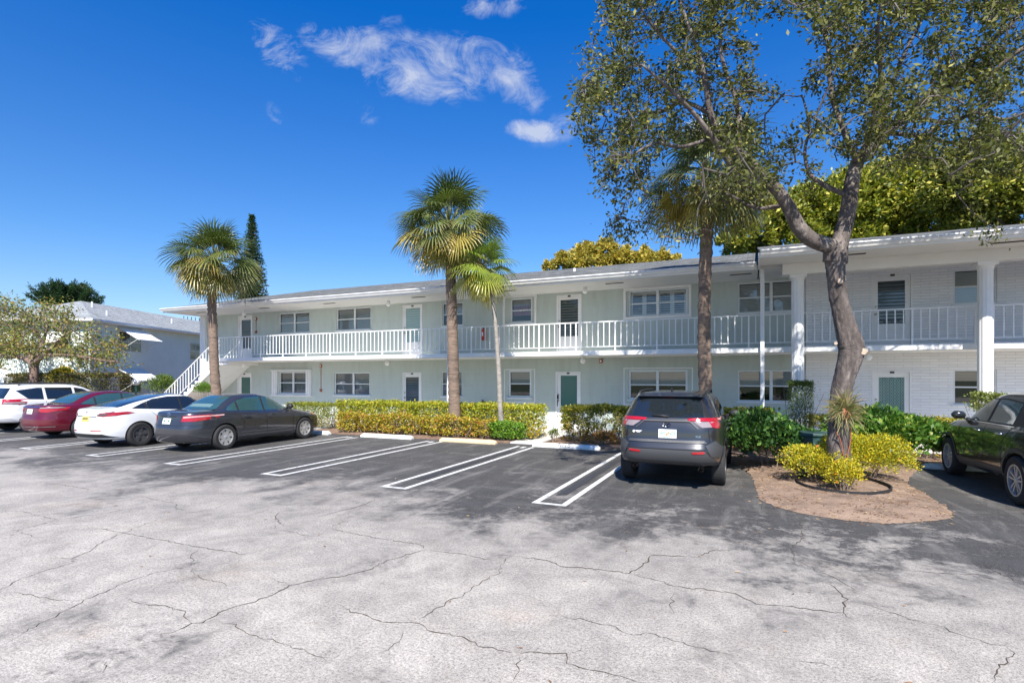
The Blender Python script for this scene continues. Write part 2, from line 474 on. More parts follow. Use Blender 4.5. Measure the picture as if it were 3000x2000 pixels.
# tree island (traced outline set on the ground)
isl = [(2140, 1330), (2171, 1370), (2196, 1388), (2208, 1410), (2214, 1440), (2229, 1464), (2269, 1482), (2338, 1502), (2439, 1519), (2529, 1529), (2602, 1533),
       (2685, 1529), (2760, 1522), (2791, 1513), (2779, 1493), (2755, 1475), (2728, 1457), (2685, 1432), (2660, 1415), (2680, 1385), (2668, 1345), (2655, 1290)]
ip = [G(*q) for q in isl]
for q in ip: q.y = min(q.y, 14.42)
def smooth_closed(pts, k=4, jit=0.0, seed=0):
    rg = random.Random(seed); out = []; n = len(pts)
    for i in range(n):
        p0, p1, p2, p3 = pts[i - 1], pts[i], pts[(i + 1) % n], pts[(i + 2) % n]
        for j in range(k):
            t = j / k
            q = 0.5 * ((2 * p1) + (p2 - p0) * t + (2 * p0 - 5 * p1 + 4 * p2 - p3) * t * t + (3 * p1 - p0 - 3 * p2 + p3) * t ** 3)
            out.append(q + Vector((rg.uniform(-jit, jit), rg.uniform(-jit, jit), 0)))
    return out
ipp = smooth_closed(ip, 7, .028, 3)
def edge_dist(x, y, poly):
    m = 9.0
    for i in range(len(poly)):
        a, b = poly[i - 1], poly[i]; dx, dy = b.x - a.x, b.y - a.y
        t = max(0, min(1, ((x - a.x) * dx + (y - a.y) * dy) / max(1e-9, dx * dx + dy * dy)))
        m = min(m, math.hypot(x - a.x - dx * t, y - a.y - dy * t))
    return m
def in_poly(x, y, poly):
    c = False; n = len(poly)
    for i in range(n):
        x1, y1 = poly[i][0], poly[i][1]; x2, y2 = poly[(i + 1) % n][0], poly[(i + 1) % n][1]
        if (y1 > y) != (y2 > y) and x < (x2 - x1) * (y - y1) / (y2 - y1) + x1: c = not c
    return c
def soil_h(x, y): return .005 + .085 * (1 - math.exp(-edge_dist(x, y, ipp) / .30))
def mound(name, outline, m, seed=2):
    rg = random.Random(seed); st = .09
    bd = [Vector((p.x, p.y)) for p in outline]; inner = []
    xs = [p.x for p in bd]; ys = [p.y for p in bd]
    y = min(ys) + st / 2
    while y < max(ys):
        x = min(xs) + st / 2
        while x < max(xs):
            if in_poly(x, y, outline) and edge_dist(x, y, outline) > .05: inner.append(Vector((x + rg.uniform(-.02, .02), y + rg.uniform(-.02, .02))))
            x += st
        y += st
    r = delaunay_2d_cdt(bd + inner, [(i, (i + 1) % len(bd)) for i in range(len(bd))], [], 1, 1e-6)
    vs = [(p.x, p.y, soil_h(p.x, p.y) + (rg.uniform(-.007, .007) if edge_dist(p.x, p.y, outline) > .03 else 0)) for p in r[0]]
    mb = MB(); mb.add(vs, [tuple(f) for f in r[2]]); o = mb.build(name, m, smooth=True, fix=False)
    if sum(f.normal.z for f in o.data.polygons) < 0: o.data.flip_normals()
    return o
tag(mound('tree_island', ipp, m_sand), kind='structure')

# painted stalls
def hairpin(x0, x1, y0, y1, w=.10, tick=True):
    mb = MB(); z = .004; rg = random.Random(int(x0 * 100))
    def seg(a, b):
        mb.quad((a[0], a[1], z), (b[0], a[1], z), (b[0], b[1], z), (a[0], b[1], z))
    seg((x0, y0), (x0 + w, y1)); seg((x1 - w, y0), (x1, y1 + rg.uniform(-.1, .1)))
    seg((x0 + w, y0), (x1 - w, y0 + w))
    if tick: seg((x0 + w + .1, y1 - .35), (x0 + w + .22, y1 - .05))
    return tag(mb.build('parking_line', m_paint, fix=False), kind='structure')
for k, x in enumerate([-3.13, -6.05, -9.03, -12.1, -15.15, -18.3, -21.3, -24.4]):
    hairpin(x, x + .56, 7.76 + .05 * k, 13.95)
# dark tar strips inside two hairpins
m_tar = mat('tar_patch', (.035, .037, .042), .7, var=.3, vscale=12, bump=.3)
mb = MB()
for (a, b, y0, y1) in [(-2.96, -2.80, 8.4, 12.8), (-5.86, -5.72, 8.6, 13.2)]:
    mb.quad((a, y0, .006), (b, y0 + .12, .006), (b, y1, .006), (a, y1 - .2, .006))
tag(mb.build('tar_patch', m_tar, fix=False), kind='structure')

# cracks: jagged thin ribbons following the real crack paths
Z5 = lambda q: (q[0] / 1.568, 1300 + q[1] / 1.568)
Z6 = lambda q: (1500 + q[0] / 1.568, 1300 + q[1] / 1.568)
cr5 = [[(0, 680), (60, 635), (180, 590), (330, 545), (340, 522), (420, 488), (460, 455), (530, 422), (640, 380), (750, 340), (860, 318), (980, 300), (1060, 268)],
       [(60, 900), (160, 835), (270, 785), (390, 715), (480, 680), (575, 635), (720, 590), (870, 565), (885, 540), (880, 505), (920, 480)],
       [(20, 915), (60, 895)], [(0, 685), (100, 685), (200, 708), (240, 715), (390, 720)],
       [(580, 708), (640, 735), (750, 745), (840, 770), (850, 800), (880, 828)],
       [(720, 885), (780, 868), (880, 826), (930, 820), (970, 800), (1060, 755), (1170, 725), (1250, 695), (1330, 650), (1450, 625), (1580, 605), (1690, 580), (1780, 535), (1870, 510), (1960, 488)],
       [(970, 815), (1080, 830), (1130, 865), (1200, 885), (1290, 915), (1400, 945), (1480, 985), (1550, 1000)],
       [(1555, 735), (1620, 770), (1720, 800), (1790, 818), (1930, 825), (1970, 855), (2110, 885), (2230, 935), (2352, 960)],
       [(1930, 825), (1930, 800), (1990, 760), (2060, 720), (2130, 700), (2160, 660), (2290, 595), (2310, 550), (2335, 520), (2352, 515)],
       [(1960, 488), (1930, 462), (1830, 448), (1750, 435), (1620, 412), (1500, 385)], [(1960, 488), (2110, 505), (2180, 520), (2300, 540)], [(2240, 530), (2270, 515), (2352, 508)],
       [(880, 565), (890, 595), (940, 620), (1020, 635), (1040, 655)], [(400, 385), (480, 390), (560, 408), (650, 425), (750, 440), (830, 460), (960, 480), (1050, 495), (1130, 512)],
       [(0, 305), (120, 312), (180, 330), (270, 350)], [(0, 405), (100, 392), (270, 350), (500, 315), (640, 290)], [(1280, 310), (1270, 345), (1305, 378)], [(1260, 392), (1340, 405), (1440, 428)], [(1260, 392), (1265, 365)],
       [(640, 240), (720, 258), (810, 275), (800, 295), (880, 310)], [(200, 180), (300, 190), (430, 212)], [(330, 270), (430, 245), (500, 228)], [(1860, 845), (1840, 890), (1790, 945), (1740, 965)],
       [(1430, 345), (1520, 318), (1640, 290), (1715, 262), (1718, 250)], [(1510, 385), (1610, 352)], [(210, 525), (300, 525), (340, 520)], [(470, 630), (570, 635)], [(1240, 615), (1330, 650)],
       [(1900, 355), (1960, 370)], [(70, 395), (120, 415), (200, 432)], [(465, 1060), (475, 1020), (490, 1000)]]
cr6 = [[(0, 515), (150, 533), (230, 562), (400, 578), (540, 597), (620, 545), (640, 510), (760, 515), (870, 523)], [(540, 597), (640, 620), (780, 660), (880, 668), (1030, 690), (1120, 735), (1260, 745), (1420, 770), (1530, 778), (1575, 805)],
       [(1325, 350), (1330, 400), (1340, 430), (1290, 470), (1300, 540), (1310, 555)], [(1320, 540), (1400, 580), (1470, 610), (1540, 650), (1620, 690)], [(1460, 640), (1500, 680), (1535, 715), (1525, 780)],
       [(1535, 720), (1680, 750), (1830, 805), (1970, 840), (2060, 875), (2180, 915), (2352, 948)], [(2280, 935), (2290, 960), (2275, 1000), (2220, 1050), (2205, 1098)], [(180, 778), (320, 808), (470, 840), (550, 875), (650, 872), (740, 905), (880, 940), (1010, 970)],
       [(0, 955), (120, 955), (250, 968), (260, 1000), (310, 1035), (430, 1048), (540, 1085), (620, 1098)], [(50, 958), (30, 1010), (35, 1050), (5, 1090)], [(260, 968), (320, 935)], [(740, 690), (725, 740), (745, 780)],
       [(1540, 585), (1680, 578), (1720, 565), (1900, 590), (2050, 597), (2180, 600)], [(1280, 990), (1380, 1005), (1460, 1022)], [(2130, 540), (2250, 600), (2352, 650)], [(860, 520), (920, 490), (1010, 488)], [(150, 530), (220, 510)], [(1880, 415), (1900, 398)]]
m_crack = mat('crack_fill', (.075, .058, .045), .95, var=.5, vscale=15)
def cracks(lists, seed=5):
    rg = random.Random(seed); mb = MB()
    for cr in lists:
        pts = [G(*q) for q in cr]
        fine = []
        for a, b in zip(pts, pts[1:]):
            n = max(2, int((b - a).length / .045))
            for i in range(n):
                t = i / n; am = .012
                fine.append(a.lerp(b, t) + Vector((rg.gauss(0, am), rg.gauss(0, am), 0)))
        fine.append(pts[-1])
        n = len(fine); L = []; Rr = []
        wbase = rg.uniform(.0020, .0050)
        for i, p in enumerate(fine):
            d = (fine[min(i + 1, n - 1)] - fine[max(i - 1, 0)]); d.z = 0
            if d.length < 1e-6: d = Vector((1, 0, 0))
            d.normalize(); s = Vector((-d.y, d.x, 0))
            w = wbase * rg.uniform(.35, 1.5) * min(1, (i + .4) / 5, (n - i) / 5) * (1 + 1.0 * max(0, (p.y - 5) / 6))
            z = Vector((0, 0, .004))
            L.append(p + s * w + z); Rr.append(p - s * w + z)
        vs = L + Rr
        mb.add(vs, [(i, i + 1, n + i + 1, n + i) for i in range(n - 1)])
    return tag(mb.build('pavement_crack', m_crack, fix=False), kind='structure')
cracks([[Z5(q) for q in c] for c in cr5] + [[Z6(q) for q in c] for c in cr6])

# loose leaves and chips on the lot and the island
rng = np.random.default_rng(3)
m_litter = leaf_mat('dry_leaf', .8, .1, .2)
P = []
while len(P) < 1700:
    x, y = rng.uniform(-1.5, 4.0), rng.uniform(8.8, 14.4)
    if in_poly(x, y, ipp):
        # drifts: denser where a slow wave is high
        if rng.random() < .35 + .5 * math.sin(x * 4.1 + y * 2.3) * math.sin(y * 5.2 - x): P.append((x, y, soil_h(x, y) + .012))
while len(P) < 2080:
    x, y = (rng.uniform(-14, 9), rng.uniform(3, 14.3)) if rng.random() < .6 else (ipp[rng.integers(len(ipp))].x + rng.normal() * .16, 0)
    if y == 0:
        q = ipp[rng.integers(len(ipp))]; x, y = q.x + rng.normal() * .12, q.y + rng.normal() * .12
    P.append((x, y, .010 if not in_poly(x, y, ipp) else soil_h(x, y) + .012))
P = np.array(P)
lit = leaves('leaf_litter', m_litter, P, .055, rng, (.30, .18, .10), (.15, .085, .05), (.42, .30, .16), .25, aspect=.28, up=4.0,
             D=np.concatenate([rng.normal(size=(len(P), 2)), np.zeros((len(P), 1))], 1), dvar=.1)
tag(lit, 'dry brown leaves and chips scattered on the tree island and asphalt', 'leaf litter', kind='stuff')

# wheel stops
m_stopw = mat('stop_white', (.74, .74, .72), .75, var=.08, vscale=9, bump=.3, dirt=(.35, .33, .31), dscale=6, damt=.45)
m_stopy = mat('stop_tan', (.66, .50, .30), .8, var=.15, vscale=9, bump=.3, dirt=(.45, .38, .30), dscale=5, damt=.6)
m_black = mat('black_rubber', (.018, .018, .02), .75)
def wheel_stop(x0, x1, y, m, label, rot=0.0):
    mb = MB(); L = (x1 - x0) / 2; e = .07
    pts = [(-.085, 0), (.085, 0), (.085, .055), (.045, .12), (-.045, .12), (-.085, .055)]
    ends = [(-L, 1, .0), (-L + .001, 1, .0), (-L + e, 1, 1), (L - e, 1, 1), (L, 1, 0)]
    vs = []
    for (x, s, k) in [(-L, 1, .55), (-L + e, 1, 1), (L - e, 1, 1), (L, 1, .55)]:
        for (a, b) in pts: vs.append((x, a, b * (k if b > .06 else 1)))
    fs = [(0, 5, 4, 3, 2, 1), (18, 19, 20, 21, 22, 23)]
    for i in range(3):
        for j in range(6): fs.append((i * 6 + j, i * 6 + (j + 1) % 6, (i + 1) * 6 + (j + 1) % 6, (i + 1) * 6 + j))
    mb.add(vs, fs)
    o = mb.build('wheel_stop', m, bevel=.008); o.location = ((x0 + x1) / 2, y, 0.0); o.rotation_euler = (0, 0, rot)
    return tag(o, label, 'wheel stop', 'wheel stops at the heads of the stalls')
wheel_stop(-14.9, -12.95, 14.08, m_stopw, 'white wheel stop just in front of the dark grey sedan')
wheel_stop(-11.6, -9.65, 14.08, m_stopw, 'white wheel stop with smudges in the first empty stall right of the dark sedan', .01)
wheel_stop(-8.62, -6.74, 14.05, m_stopy, 'tan yellow wheel stop in front of the middle palm', -.01)
ws = wheel_stop(-5.62, -3.7, 14.07, m_stopw, 'white wheel stop stencilled with letters beside the entry path', -.01)
m_ink = mat('stencil_ink', (.12, .12, .12), .8)
text_mesh('stencil', 'A-15', .15, m_ink, ws, Matrix.Translation((-.03, -.068, .088)) @ Matrix.Rotation(R(58), 4, 'X') @ Matrix.Scale(1.35, 4, (1, 0, 0)), .001)
wheel_stop(3.3, 5.2, 14.12, m_stopw, 'white wheel stop under the nose of the dark SUV at the right edge')

# ================================================================== APARTMENT BLOCK
YW, YF = 19.10, 17.34            # wall plane, balcony edge plane
Z2, ZS = 2.79, 5.15              # upper floor level, soffit level
m_green = mat('green_stucco', (.47, .525, .485), .92, var=.06, vscale=2.0, bump=.6, bscale=60, dirt=(.36, .40, .35), dscale=3.2, damt=.38, stretch=(1, 1, .22))
m_white = mat('white_trim', (.76, .76, .75), .6, var=.03, vscale=3, dirt=(.6, .6, .58), dscale=2.5, damt=.35)
m_alu = mat('window_frame', (.66, .69, .70), .45, var=.04)
m_soff = mat('soffit_paint', (.74, .73, .70), .85, var=.03, vscale=1.5, bump=.1, bscale=60)
m_slot = mat('vent_mesh', (.05, .035, .03), .9)
m_glass = glass_mat('window_glass', tint=(.86, .9, .9), clear=.95)
m_dglass = mat('door_glass', (.035, .05, .055), .06, spec=.9)
m_teal = mat('frosted_teal_glass', (.045, .13, .115), .25, spec=.6)
m_blind = mat('blind', (.52, .53, .52), .7, var=.05)
m_room = mat('room_dark', (.012, .012, .013), .95)
m_curt = mat('pink_curtain', (.50, .24, .26), .9, var=.35, vscale=10, stretch=(6, 1, .5))
m_red = mat('alarm_red', (.45, .04, .025), .5)
m_rust = mat('red_brown_metal', (.33, .10, .05), .6)
m_brass = mat('lock_metal', (.35, .30, .22), .35, metal=.8)
m_globe = mat('opal_globe', (.86, .86, .84), .25)

def brick_mat():
    m = bpy.data.materials.new('white_painted_brick'); m.use_nodes = True
    n, l = m.node_tree.nodes, m.node_tree.links; p = n['Principled BSDF']
    t = N(n, 'ShaderNodeTexCoord'); mp = N(n, 'ShaderNodeMapping'); mp.inputs['Rotation'].default_value = (R(90), 0, 0)
    l.new(t.outputs['Object'], mp.inputs[0])
    # irregular joints
    nzz = N(n, 'ShaderNodeTexNoise', ins={'Scale': 3.0, 'Detail': 3.0}); l.new(mp.outputs[0], nzz.inputs['Vector'])
    ad = N(n, 'ShaderNodeMix', data_type='RGBA', blend_type='LINEAR_LIGHT'); ad.inputs[0].default_value = .012
    l.new(mp.outputs[0], ad.inputs[6]); l.new(nzz.outputs['Color'], ad.inputs[7])
    b = N(n, 'ShaderNodeTexBrick', offset=.5, ins={'Scale': 1.0, 'Mortar Size': .005, 'Mortar Smooth': .5, 'Bias': 0.0, 'Brick Width': .42, 'Row Height': .082})
    l.new(ad.outputs[2], b.inputs['Vector'])
    b.inputs['Color1'].default_value = (.80, .80, .80, 1); b.inputs['Color2'].default_value = (.73, .735, .74, 1); b.inputs['Mortar'].default_value = (.56, .565, .58, 1)
    l.new(b.outputs['Color'], p.inputs['Base Color']); p.inputs['Roughness'].default_value = .75
    bp = N(n, 'ShaderNodeBump', ins={'Strength': .7, 'Distance': .012}, invert=True)
    z2 = N(n, 'ShaderNodeTexNoise', ins={'Scale': 22.0, 'Detail': 4.0}); l.new(mp.outputs[0], z2.inputs['Vector'])
    l.new(M('ADD', b.outputs['Fac'], M('MULTIPLY', z2.outputs[0], .35, nodes=n, links=l), nodes=n, links=l), bp.inputs['Height'])
    l.new(bp.outputs[0], p.inputs['Normal'])
    return m
m_brick = brick_mat()

def shingle_mat(name, ca, cb, rot=0.0):
    m = bpy.data.materials.new(name); m.use_nodes = True
    n, l = m.node_tree.nodes, m.node_tree.links; p = n['Principled BSDF']
    t = N(n, 'ShaderNodeTexCoord'); mp = N(n, 'ShaderNodeMapping'); mp.inputs['Rotation'].default_value = (0, 0, rot)
    l.new(t.outputs['Object'], mp.inputs[0])
    b = N(n, 'ShaderNodeTexBrick', offset=.5, ins={'Scale': 1.0, 'Mortar Size': .012, 'Mortar Smooth': .2, 'Brick Width': .33, 'Row Height': .14})
    l.new(mp.outputs[0], b.inputs['Vector'])
    b.inputs['Color1'].default_value = (*ca, 1); b.inputs['Color2'].default_value = (*cb, 1)
    b.inputs['Mortar'].default_value = (*[x * .35 for x in ca], 1)
    z = N(n, 'ShaderNodeTexNoise', ins={'Scale': 1.6, 'Detail': 9.0, 'Roughness': .72}); l.new(t.outputs['Object'], z.inputs['Vector'])
    z3 = N(n, 'ShaderNodeTexNoise', ins={'Scale': 14.0, 'Detail': 5.0, 'Roughness': .75}); l.new(t.outputs['Object'], z3.inputs['Vector'])
    mx = N(n, 'ShaderNodeMix', data_type='RGBA', blend_type='MULTIPLY'); mx.inputs[0].default_value = .9
    l.new(b.outputs['Color'], mx.inputs[6])
    v = M('ADD', M('MULTIPLY', z.outputs[0], .9, nodes=n, links=l), M('MULTIPLY', M('SUBTRACT', z3.outputs[0], .25, nodes=n, links=l), 2.2, nodes=n, links=l), nodes=n, links=l)
    c = N(n, 'ShaderNodeCombineColor')
    for i in range(3): l.new(v, c.inputs[i])
    l.new(c.outputs[0], mx.inputs[7]); l.new(mx.outputs[2], p.inputs['Base Color'])
    p.inputs['Roughness'].default_value = .95; p.inputs['Specular IOR Level'].default_value = .15
    bp = N(n, 'ShaderNodeBump', ins={'Strength': .8, 'Distance': .02}); l.new(v, bp.inputs['Height']); l.new(bp.outputs[0], p.inputs['Normal'])
    return m
m_roof = shingle_mat('asphalt_shingles', (.20, .205, .20), (.085, .09, .088))
m_roof2 = shingle_mat('pale_shingles', (.34, .36, .37), (.25, .265, .275), R(24))

apt = empty('apartment_building', (-6, 19.1, 0), 0, 'long two storey pale green apartments with white balcony railing and white brick end', 'building')
apt.location = (0, 0, 0)

BRX = 1.50     # brick veneer starts here
XL, XR = -26.1, 14.5

# openings (x-range from the photo columns, heights are shared per storey)
def xr(a, b, Y=YW): return XY(a, Y), XY(b, Y)
openings = []   # (x0,x1,z0,z1)
def wall_sheet(name, x0, x1, z0, z1, Y, holes, m, depth=.12):
    xs = sorted({x0, x1, *[h[0] for h in holes], *[h[1] for h in holes]}); zs = sorted({z0, z1, *[h[2] for h in holes], *[h[3] for h in holes]})
    xs = [x for x in xs if x0 <= x <= x1]; zs = [z for z in zs if z0 <= z <= z1]
    mb = MB()
    def hole(a, b): return any(h[0] < a < h[1] and h[2] < b < h[3] for h in holes)
    for a, b in zip(xs, xs[1:]):
        for c, d in zip(zs, zs[1:]):
            if not hole((a + b) / 2, (c + d) / 2): mb.quad((a, Y, c), (b, Y, c), (b, Y, d), (a, Y, d))
    for h in holes:
        a, b, c, d = h
        mb.quad((a, Y, c), (a, Y, d), (a, Y + depth, d), (a, Y + depth, c)); mb.quad((b, Y, c), (b, Y + depth, c), (b, Y + depth, d), (b, Y, d))
        mb.quad((a, Y, c), (a, Y + depth, c), (b, Y + depth, c), (b, Y, c)); mb.quad((a, Y, d), (b, Y, d), (b, Y + depth, d), (a, Y + depth, d))
    return mb.build(name, m, apt, fix=False)

def window(x0, x1, z0, z1, Y=YW, units=2, sash=.5, blind='full', trim=None, split=None, parent=None, fw=.045, shutter=False, curtain=False, bl=.55, lab=None):
    """aluminium single hung window: frame, panes, blind"""
    parent = parent or apt
    openings.append((x0, x1, z0, z1, Y))
    fr = MB(); y0, y1 = Y + .035, Y + .085
    fr.box(x0, x1, y0, y1, z0, z0 + fw); fr.box(x0, x1, y0, y1, z1 - fw, z1)
    fr.box(x0, x0 + fw, y0, y1, z0 + fw, z1 - fw); fr.box(x1 - fw, x1, y0, y1, z0 + fw, z1 - fw)
    cells = [(x0 + fw, x1 - fw)]
    if units == 2:
        xm = split if split else (x0 + x1) / 2
        fr.box(xm - .045, xm + .045, y0 - .006, y1, z0 + fw, z1 - fw)
        cells = [(x0 + fw, xm - .045), (xm + .045, x1 - fw)]
    zm = z0 + (z1 - z0) * sash
    for a, b in cells: fr.box(a, b, y0 - .004, y1 - .01, zm - .02, zm + .02)
    # sill
    fr.box(x0 - .04, x1 + .04, Y - .045, Y + .03, z0 - .05, z0 - .002)
    w = fr.build('window', m_alu, parent)
    if lab: w['label'] = lab
    pn = MB()
    for a, b in cells:
        for c, d in ((z0 + fw, zm - .02), (zm + .02, z1 - fw)): pn.quad((a, y1 - .02, c), (b, y1 - .02, c), (b, y1 - .02, d), (a, y1 - .02, d))
    pn.build('pane', m_glass, w, fix=False)
    bm_ = MB()
    if blind:
        zb = {'full': z0 + fw, 'half': zm, 'top': z1 - (z1 - z0) * .30}[blind]
        z = z1 - fw - .02
        while z > zb:
            bm_.add([(x0 + fw, Y + .125, z), (x1 - fw, Y + .125, z), (x1 - fw, Y + .125 + .012 * bl, z - .040), (x0 + fw, Y + .125 + .012 * bl, z - .040)], [(0, 1, 2, 3)]); z -= .044
        if bm_.v: bm_.build('blind', m_blind, w, fix=False)
    if curtain:
        c = MB(); k = 18
        for i in range(k):
            a = x0 + fw + (x1 - x0 - 2 * fw) * i / k; b = x0 + fw + (x1 - x0 - 2 * fw) * (i + 1) / k
            c.quad((a, Y + .16 + .03 * (i % 2), z0 + .28), (b, Y + .16 + .03 * ((i + 1) % 2), z0 + .28), (b, Y + .16 + .03 * ((i + 1) % 2), z1 - .15), (a, Y + .16 + .03 * (i % 2), z1 - .15))
        c.build('curtain', m_curt, w, fix=False)
    if trim:
        a, b, c, d = trim; t = MB(); tw = .035 if not shutter else .085; ty = Y - (.012 if not shutter else .05)
        t.box(a, b, ty, Y, c, c + tw); t.box(a, b, ty, Y, d - tw, d); t.box(a, a + tw, ty, Y, c + tw, d - tw); t.box(b - tw, b, ty, Y, c + tw, d - tw)
        t.build('trim', m_white, w)
    return w

WL0, WL1, WU0, WU1 = 1.15, 2.15, 4.0, 4.96
def wx(a, b): return xr(a, b)
# lower row
a, b = wx(818, 898)
w = window(a, b, WL0, WL1 + .02, blind=None, curtain=False, lab='window with open accordion shutters folded at both sides')
cur = MB()
for i in range(26):
    p_, q_ = a + .05 + (b - a - .1) * i / 26, a + .05 + (b - a - .1) * (i + 1) / 26
    cur.quad((p_, YW + .15 + .03 * (i % 2), WL0), (q_, YW + .15 + .03 * ((i + 1) % 2), WL0), (q_, YW + .15 + .03 * ((i + 1) % 2), WL1), (p_, YW + .15 + .03 * (i % 2), WL1))
cur.build('curtain', mat('grey_curtain', (.30, .30, .31), .9, var=.1), w, fix=False)
sh = MB()
for x0, x1 in (wx(799, 813.6), wx(898.5, 912.5)):
    for i in range(5):
        p_, q_ = x0 + (x1 - x0) * i / 5, x0 + (x1 - x0) * (i + 1) / 5
        sh.box(p_, q_ - .006, YW - .07 - .015 * (i % 2), YW - .001, WL0 - .06, WL1 + .06)
x0, x1 = wx(797, 914.5)
sh.box(x0, x1, YW - .1, YW - .002, WL1 + .062, WL1 + .12); sh.box(x0, x1, YW - .1, YW - .002, WL0 - .12, WL0 - .062)
sh.build('storm_shutter', m_white, w)
a, b = wx(979.5, 1083); window(a, b, WL0 - .03, WL1 - .02, blind='full', bl=1.6, split=XY(1034, YW))
a, b = wx(1294, 1353.5); window(a, b, WL0, WL1, units=2, blind='full', fw=.035)
a, b = wx(1489, 1556.5); window(a, b, WL0, WL1 + .05, units=1, blind='half', trim=(*wx(1477, 1568), .955, 2.24), fw=.075)
a, b = wx(1841, 2014.5); window(a, b, WL0, WL1 + .03, blind='half', trim=(*wx(1827, 2030), .95, 2.26), fw=.07)
a, b = wx(2162, 2361); window(a, b, WL0, WL1, blind='half', bl=.6)
# upper row
a, b = wx(817, 907); window(a, b, WU0, WU1, blind='full')
a, b = wx(986, 1086.5); window(a, b, WU0 + .02, WU1 + .04, blind='full', bl=1.2, split=XY(1038, YW))
a, b = wx(1296, 1356); window(a, b, WU0 + .02, WU1 - .02, units=2, blind='half', fw=.035)
a, b = wx(1495, 1559); window(a, b, WU0 + .02, WU1, units=1, blind='top', curtain=True, trim=(*wx(1474, 1572.5), 3.90, 5.07), fw=.06, shutter=True, lab='window with pink curtains')
a, b = wx(1842, 2014.5)
w = window(a, b, WU0 + .03, WU1, blind=None, trim=(*wx(1827, 2026), 3.96, 5.05), fw=.05, shutter=True, lab='wide window with white plantation shutters inside')
ps = MB(); k = 4
for i in range(k):
    p_, q_ = a + .05 + (b - a - .1) * i / k, a + .05 + (b - a - .1) * (i + 1) / k
    ps.box(p_ + .0, p_ + .07, YW + .13, YW + .16, WU0 + .08, WU1 - .05); ps.box(q_ - .07, q_ - .002, YW + .13, YW + .16, WU0 + .08, WU1 - .05)
    ps.box(p_ + .07, q_ - .07, YW + .13, YW + .16, WU0 + .08, WU0 + .14); ps.box(p_ + .07, q_ - .07, YW + .13, YW + .16, WU1 - .14, WU1 - .05)
    z = WU0 + .17
    while z < WU1 - .17:
        ps.add([(p_ + .07, YW + .13, z), (q_ - .07, YW + .13, z), (q_ - .07, YW + .17, z + .035), (p_ + .07, YW + .17, z + .035)], [(0, 1, 2, 3)]); z += .075
ps.build('plantation_shutter', m_white, w)
a, b = wx(2162, 2361); window(a, b, WU0, WU1 + .03, blind='full', bl=.5)
YB = 19.0
m_screen = mat('screen_dark', (.045, .055, .06), .5)
for (a, b) in [(2793, 2921), (3250, 3370), (3600, 3730)]:
    x0, x1 = XY(a, YB), XY(b, YB)
    window(x0, x1, 1.16, 2.15, Y=YB, units=1, blind='top', bl=1.5); window(x0, x1, 3.98, 4.95, Y=YB, units=1, blind='full', bl=.3)

def door(x0, x1, z0, z1, g0, g1, gz0, gz1, style, Y=YW, num=True, side='l', lab=None):
    openings.append((x0, x1, z0 - .002, z1, Y))
    fr = MB(); f = .05
    fr.box(x0, x0 + f, Y - .012, Y + .10, z0, z1); fr.box(x1 - f, x1, Y - .012, Y + .10, z0, z1); fr.box(x0 + f, x1 - f, Y - .012, Y + .10, z1 - f, z1)
    d = fr.build('door', m_white, apt)
    if lab: d['label'] = lab
    lf = MB(); a, b, c, e = x0 + f + .004, x1 - f - .004, z0 + .01, z1 - f - .004
    y0, y1 = Y + .02, Y + .06
    lf.box(a, g0, y0, y1, c, e); lf.box(g1, b, y0, y1, c, e); lf.box(g0, g1, y0, y1, c, gz0); lf.box(g0, g1, y0, y1, gz1, e)
    lf.build('door_leaf', m_white, d)
    gm = {'dark': m_dglass, 'teal': m_teal, 'pale': mat('pale_louvre_glass', (.22, .33, .32), .12, spec=.8), 'screen': m_dglass, 'pattern': m_teal}[style]
    g = MB(); g.box(g0, g1, Y + .035, Y + .045, gz0, gz1); g.build('glass', gm, d)
    if style in ('dark', 'pale', 'screen'):
        s = MB(); z = gz0 + .05
        while z < gz1 - .02:
            s.add([(g0, Y + .034, z), (g1, Y + .034, z), (g1, Y + .022, z - .045), (g0, Y + .022, z - .045)], [(0, 1, 2, 3)]); z += .10
        s.build('louvre', mat('louvre_glass', (.085, .11, .125) if style != 'pale' else (.32, .44, .43), .15, spec=.8), d, fix=False)
    if style == 'pattern':
        s = MB(); nx = 7; nz = 17
        for i in range(nx):
            for j in range(nz):
                cx_ = g0 + (g1 - g0) * (i + .5) / nx; cz_ = gz0 + (gz1 - gz0) * (j + (.5 if i % 2 == 0 else 0)) / nz
                if cz_ < gz0 + .03: continue
                pts = []
                for k in range(8):
                    t = 2 * math.pi * k / 8
                    pts.append((cx_ + math.cos(t) * .036, cz_ + math.sin(t) * .048))
                n_ = 8
                for k in range(n_):
                    p1, p2 = pts[k], pts[(k + 1) % n_]
                    q1, q2 = (cx_ + (p1[0] - cx_) * .68, cz_ + (p1[1] - cz_) * .68), (cx_ + (p2[0] - cx_) * .68, cz_ + (p2[1] - cz_) * .68)
                    s.quad((p1[0], Y + .03, p1[1]), (p2[0], Y + .03, p2[1]), (q2[0], Y + .03, q2[1]), (q1[0], Y + .03, q1[1]))
        s.build('decorative_grille', mat('grille_metal', (.22, .35, .34), .5, metal=.2), d, fix=False)
    h = MB(); hx = a + .045 if side == 'l' else b - .045
    h.lathe([(.02, -.05), (.035, -.03), (.035, -.012), (.012, 0), (.012, .012)], 12, (hx, Y + .01, z0 + 1.0), 'y')
    h.build('handle', m_brass, d)
    h = MB(); h.lathe([(.028, -.01), (.028, .012)], 12, (hx, Y + .012, z0 + 1.22), 'y'); h.build('deadbolt', m_brass, d)
    if num:
        q = MB(); xc = (x0 + x1) / 2 + .01; q.box(xc - .055, xc + .055, Y - .02, Y - .0125, z1 - .085, z1 - .025); q.build('number_plate', mat('plate_black', (.03, .03, .025), .4), d)
    return d
LD, UD = 2.13, 4.97
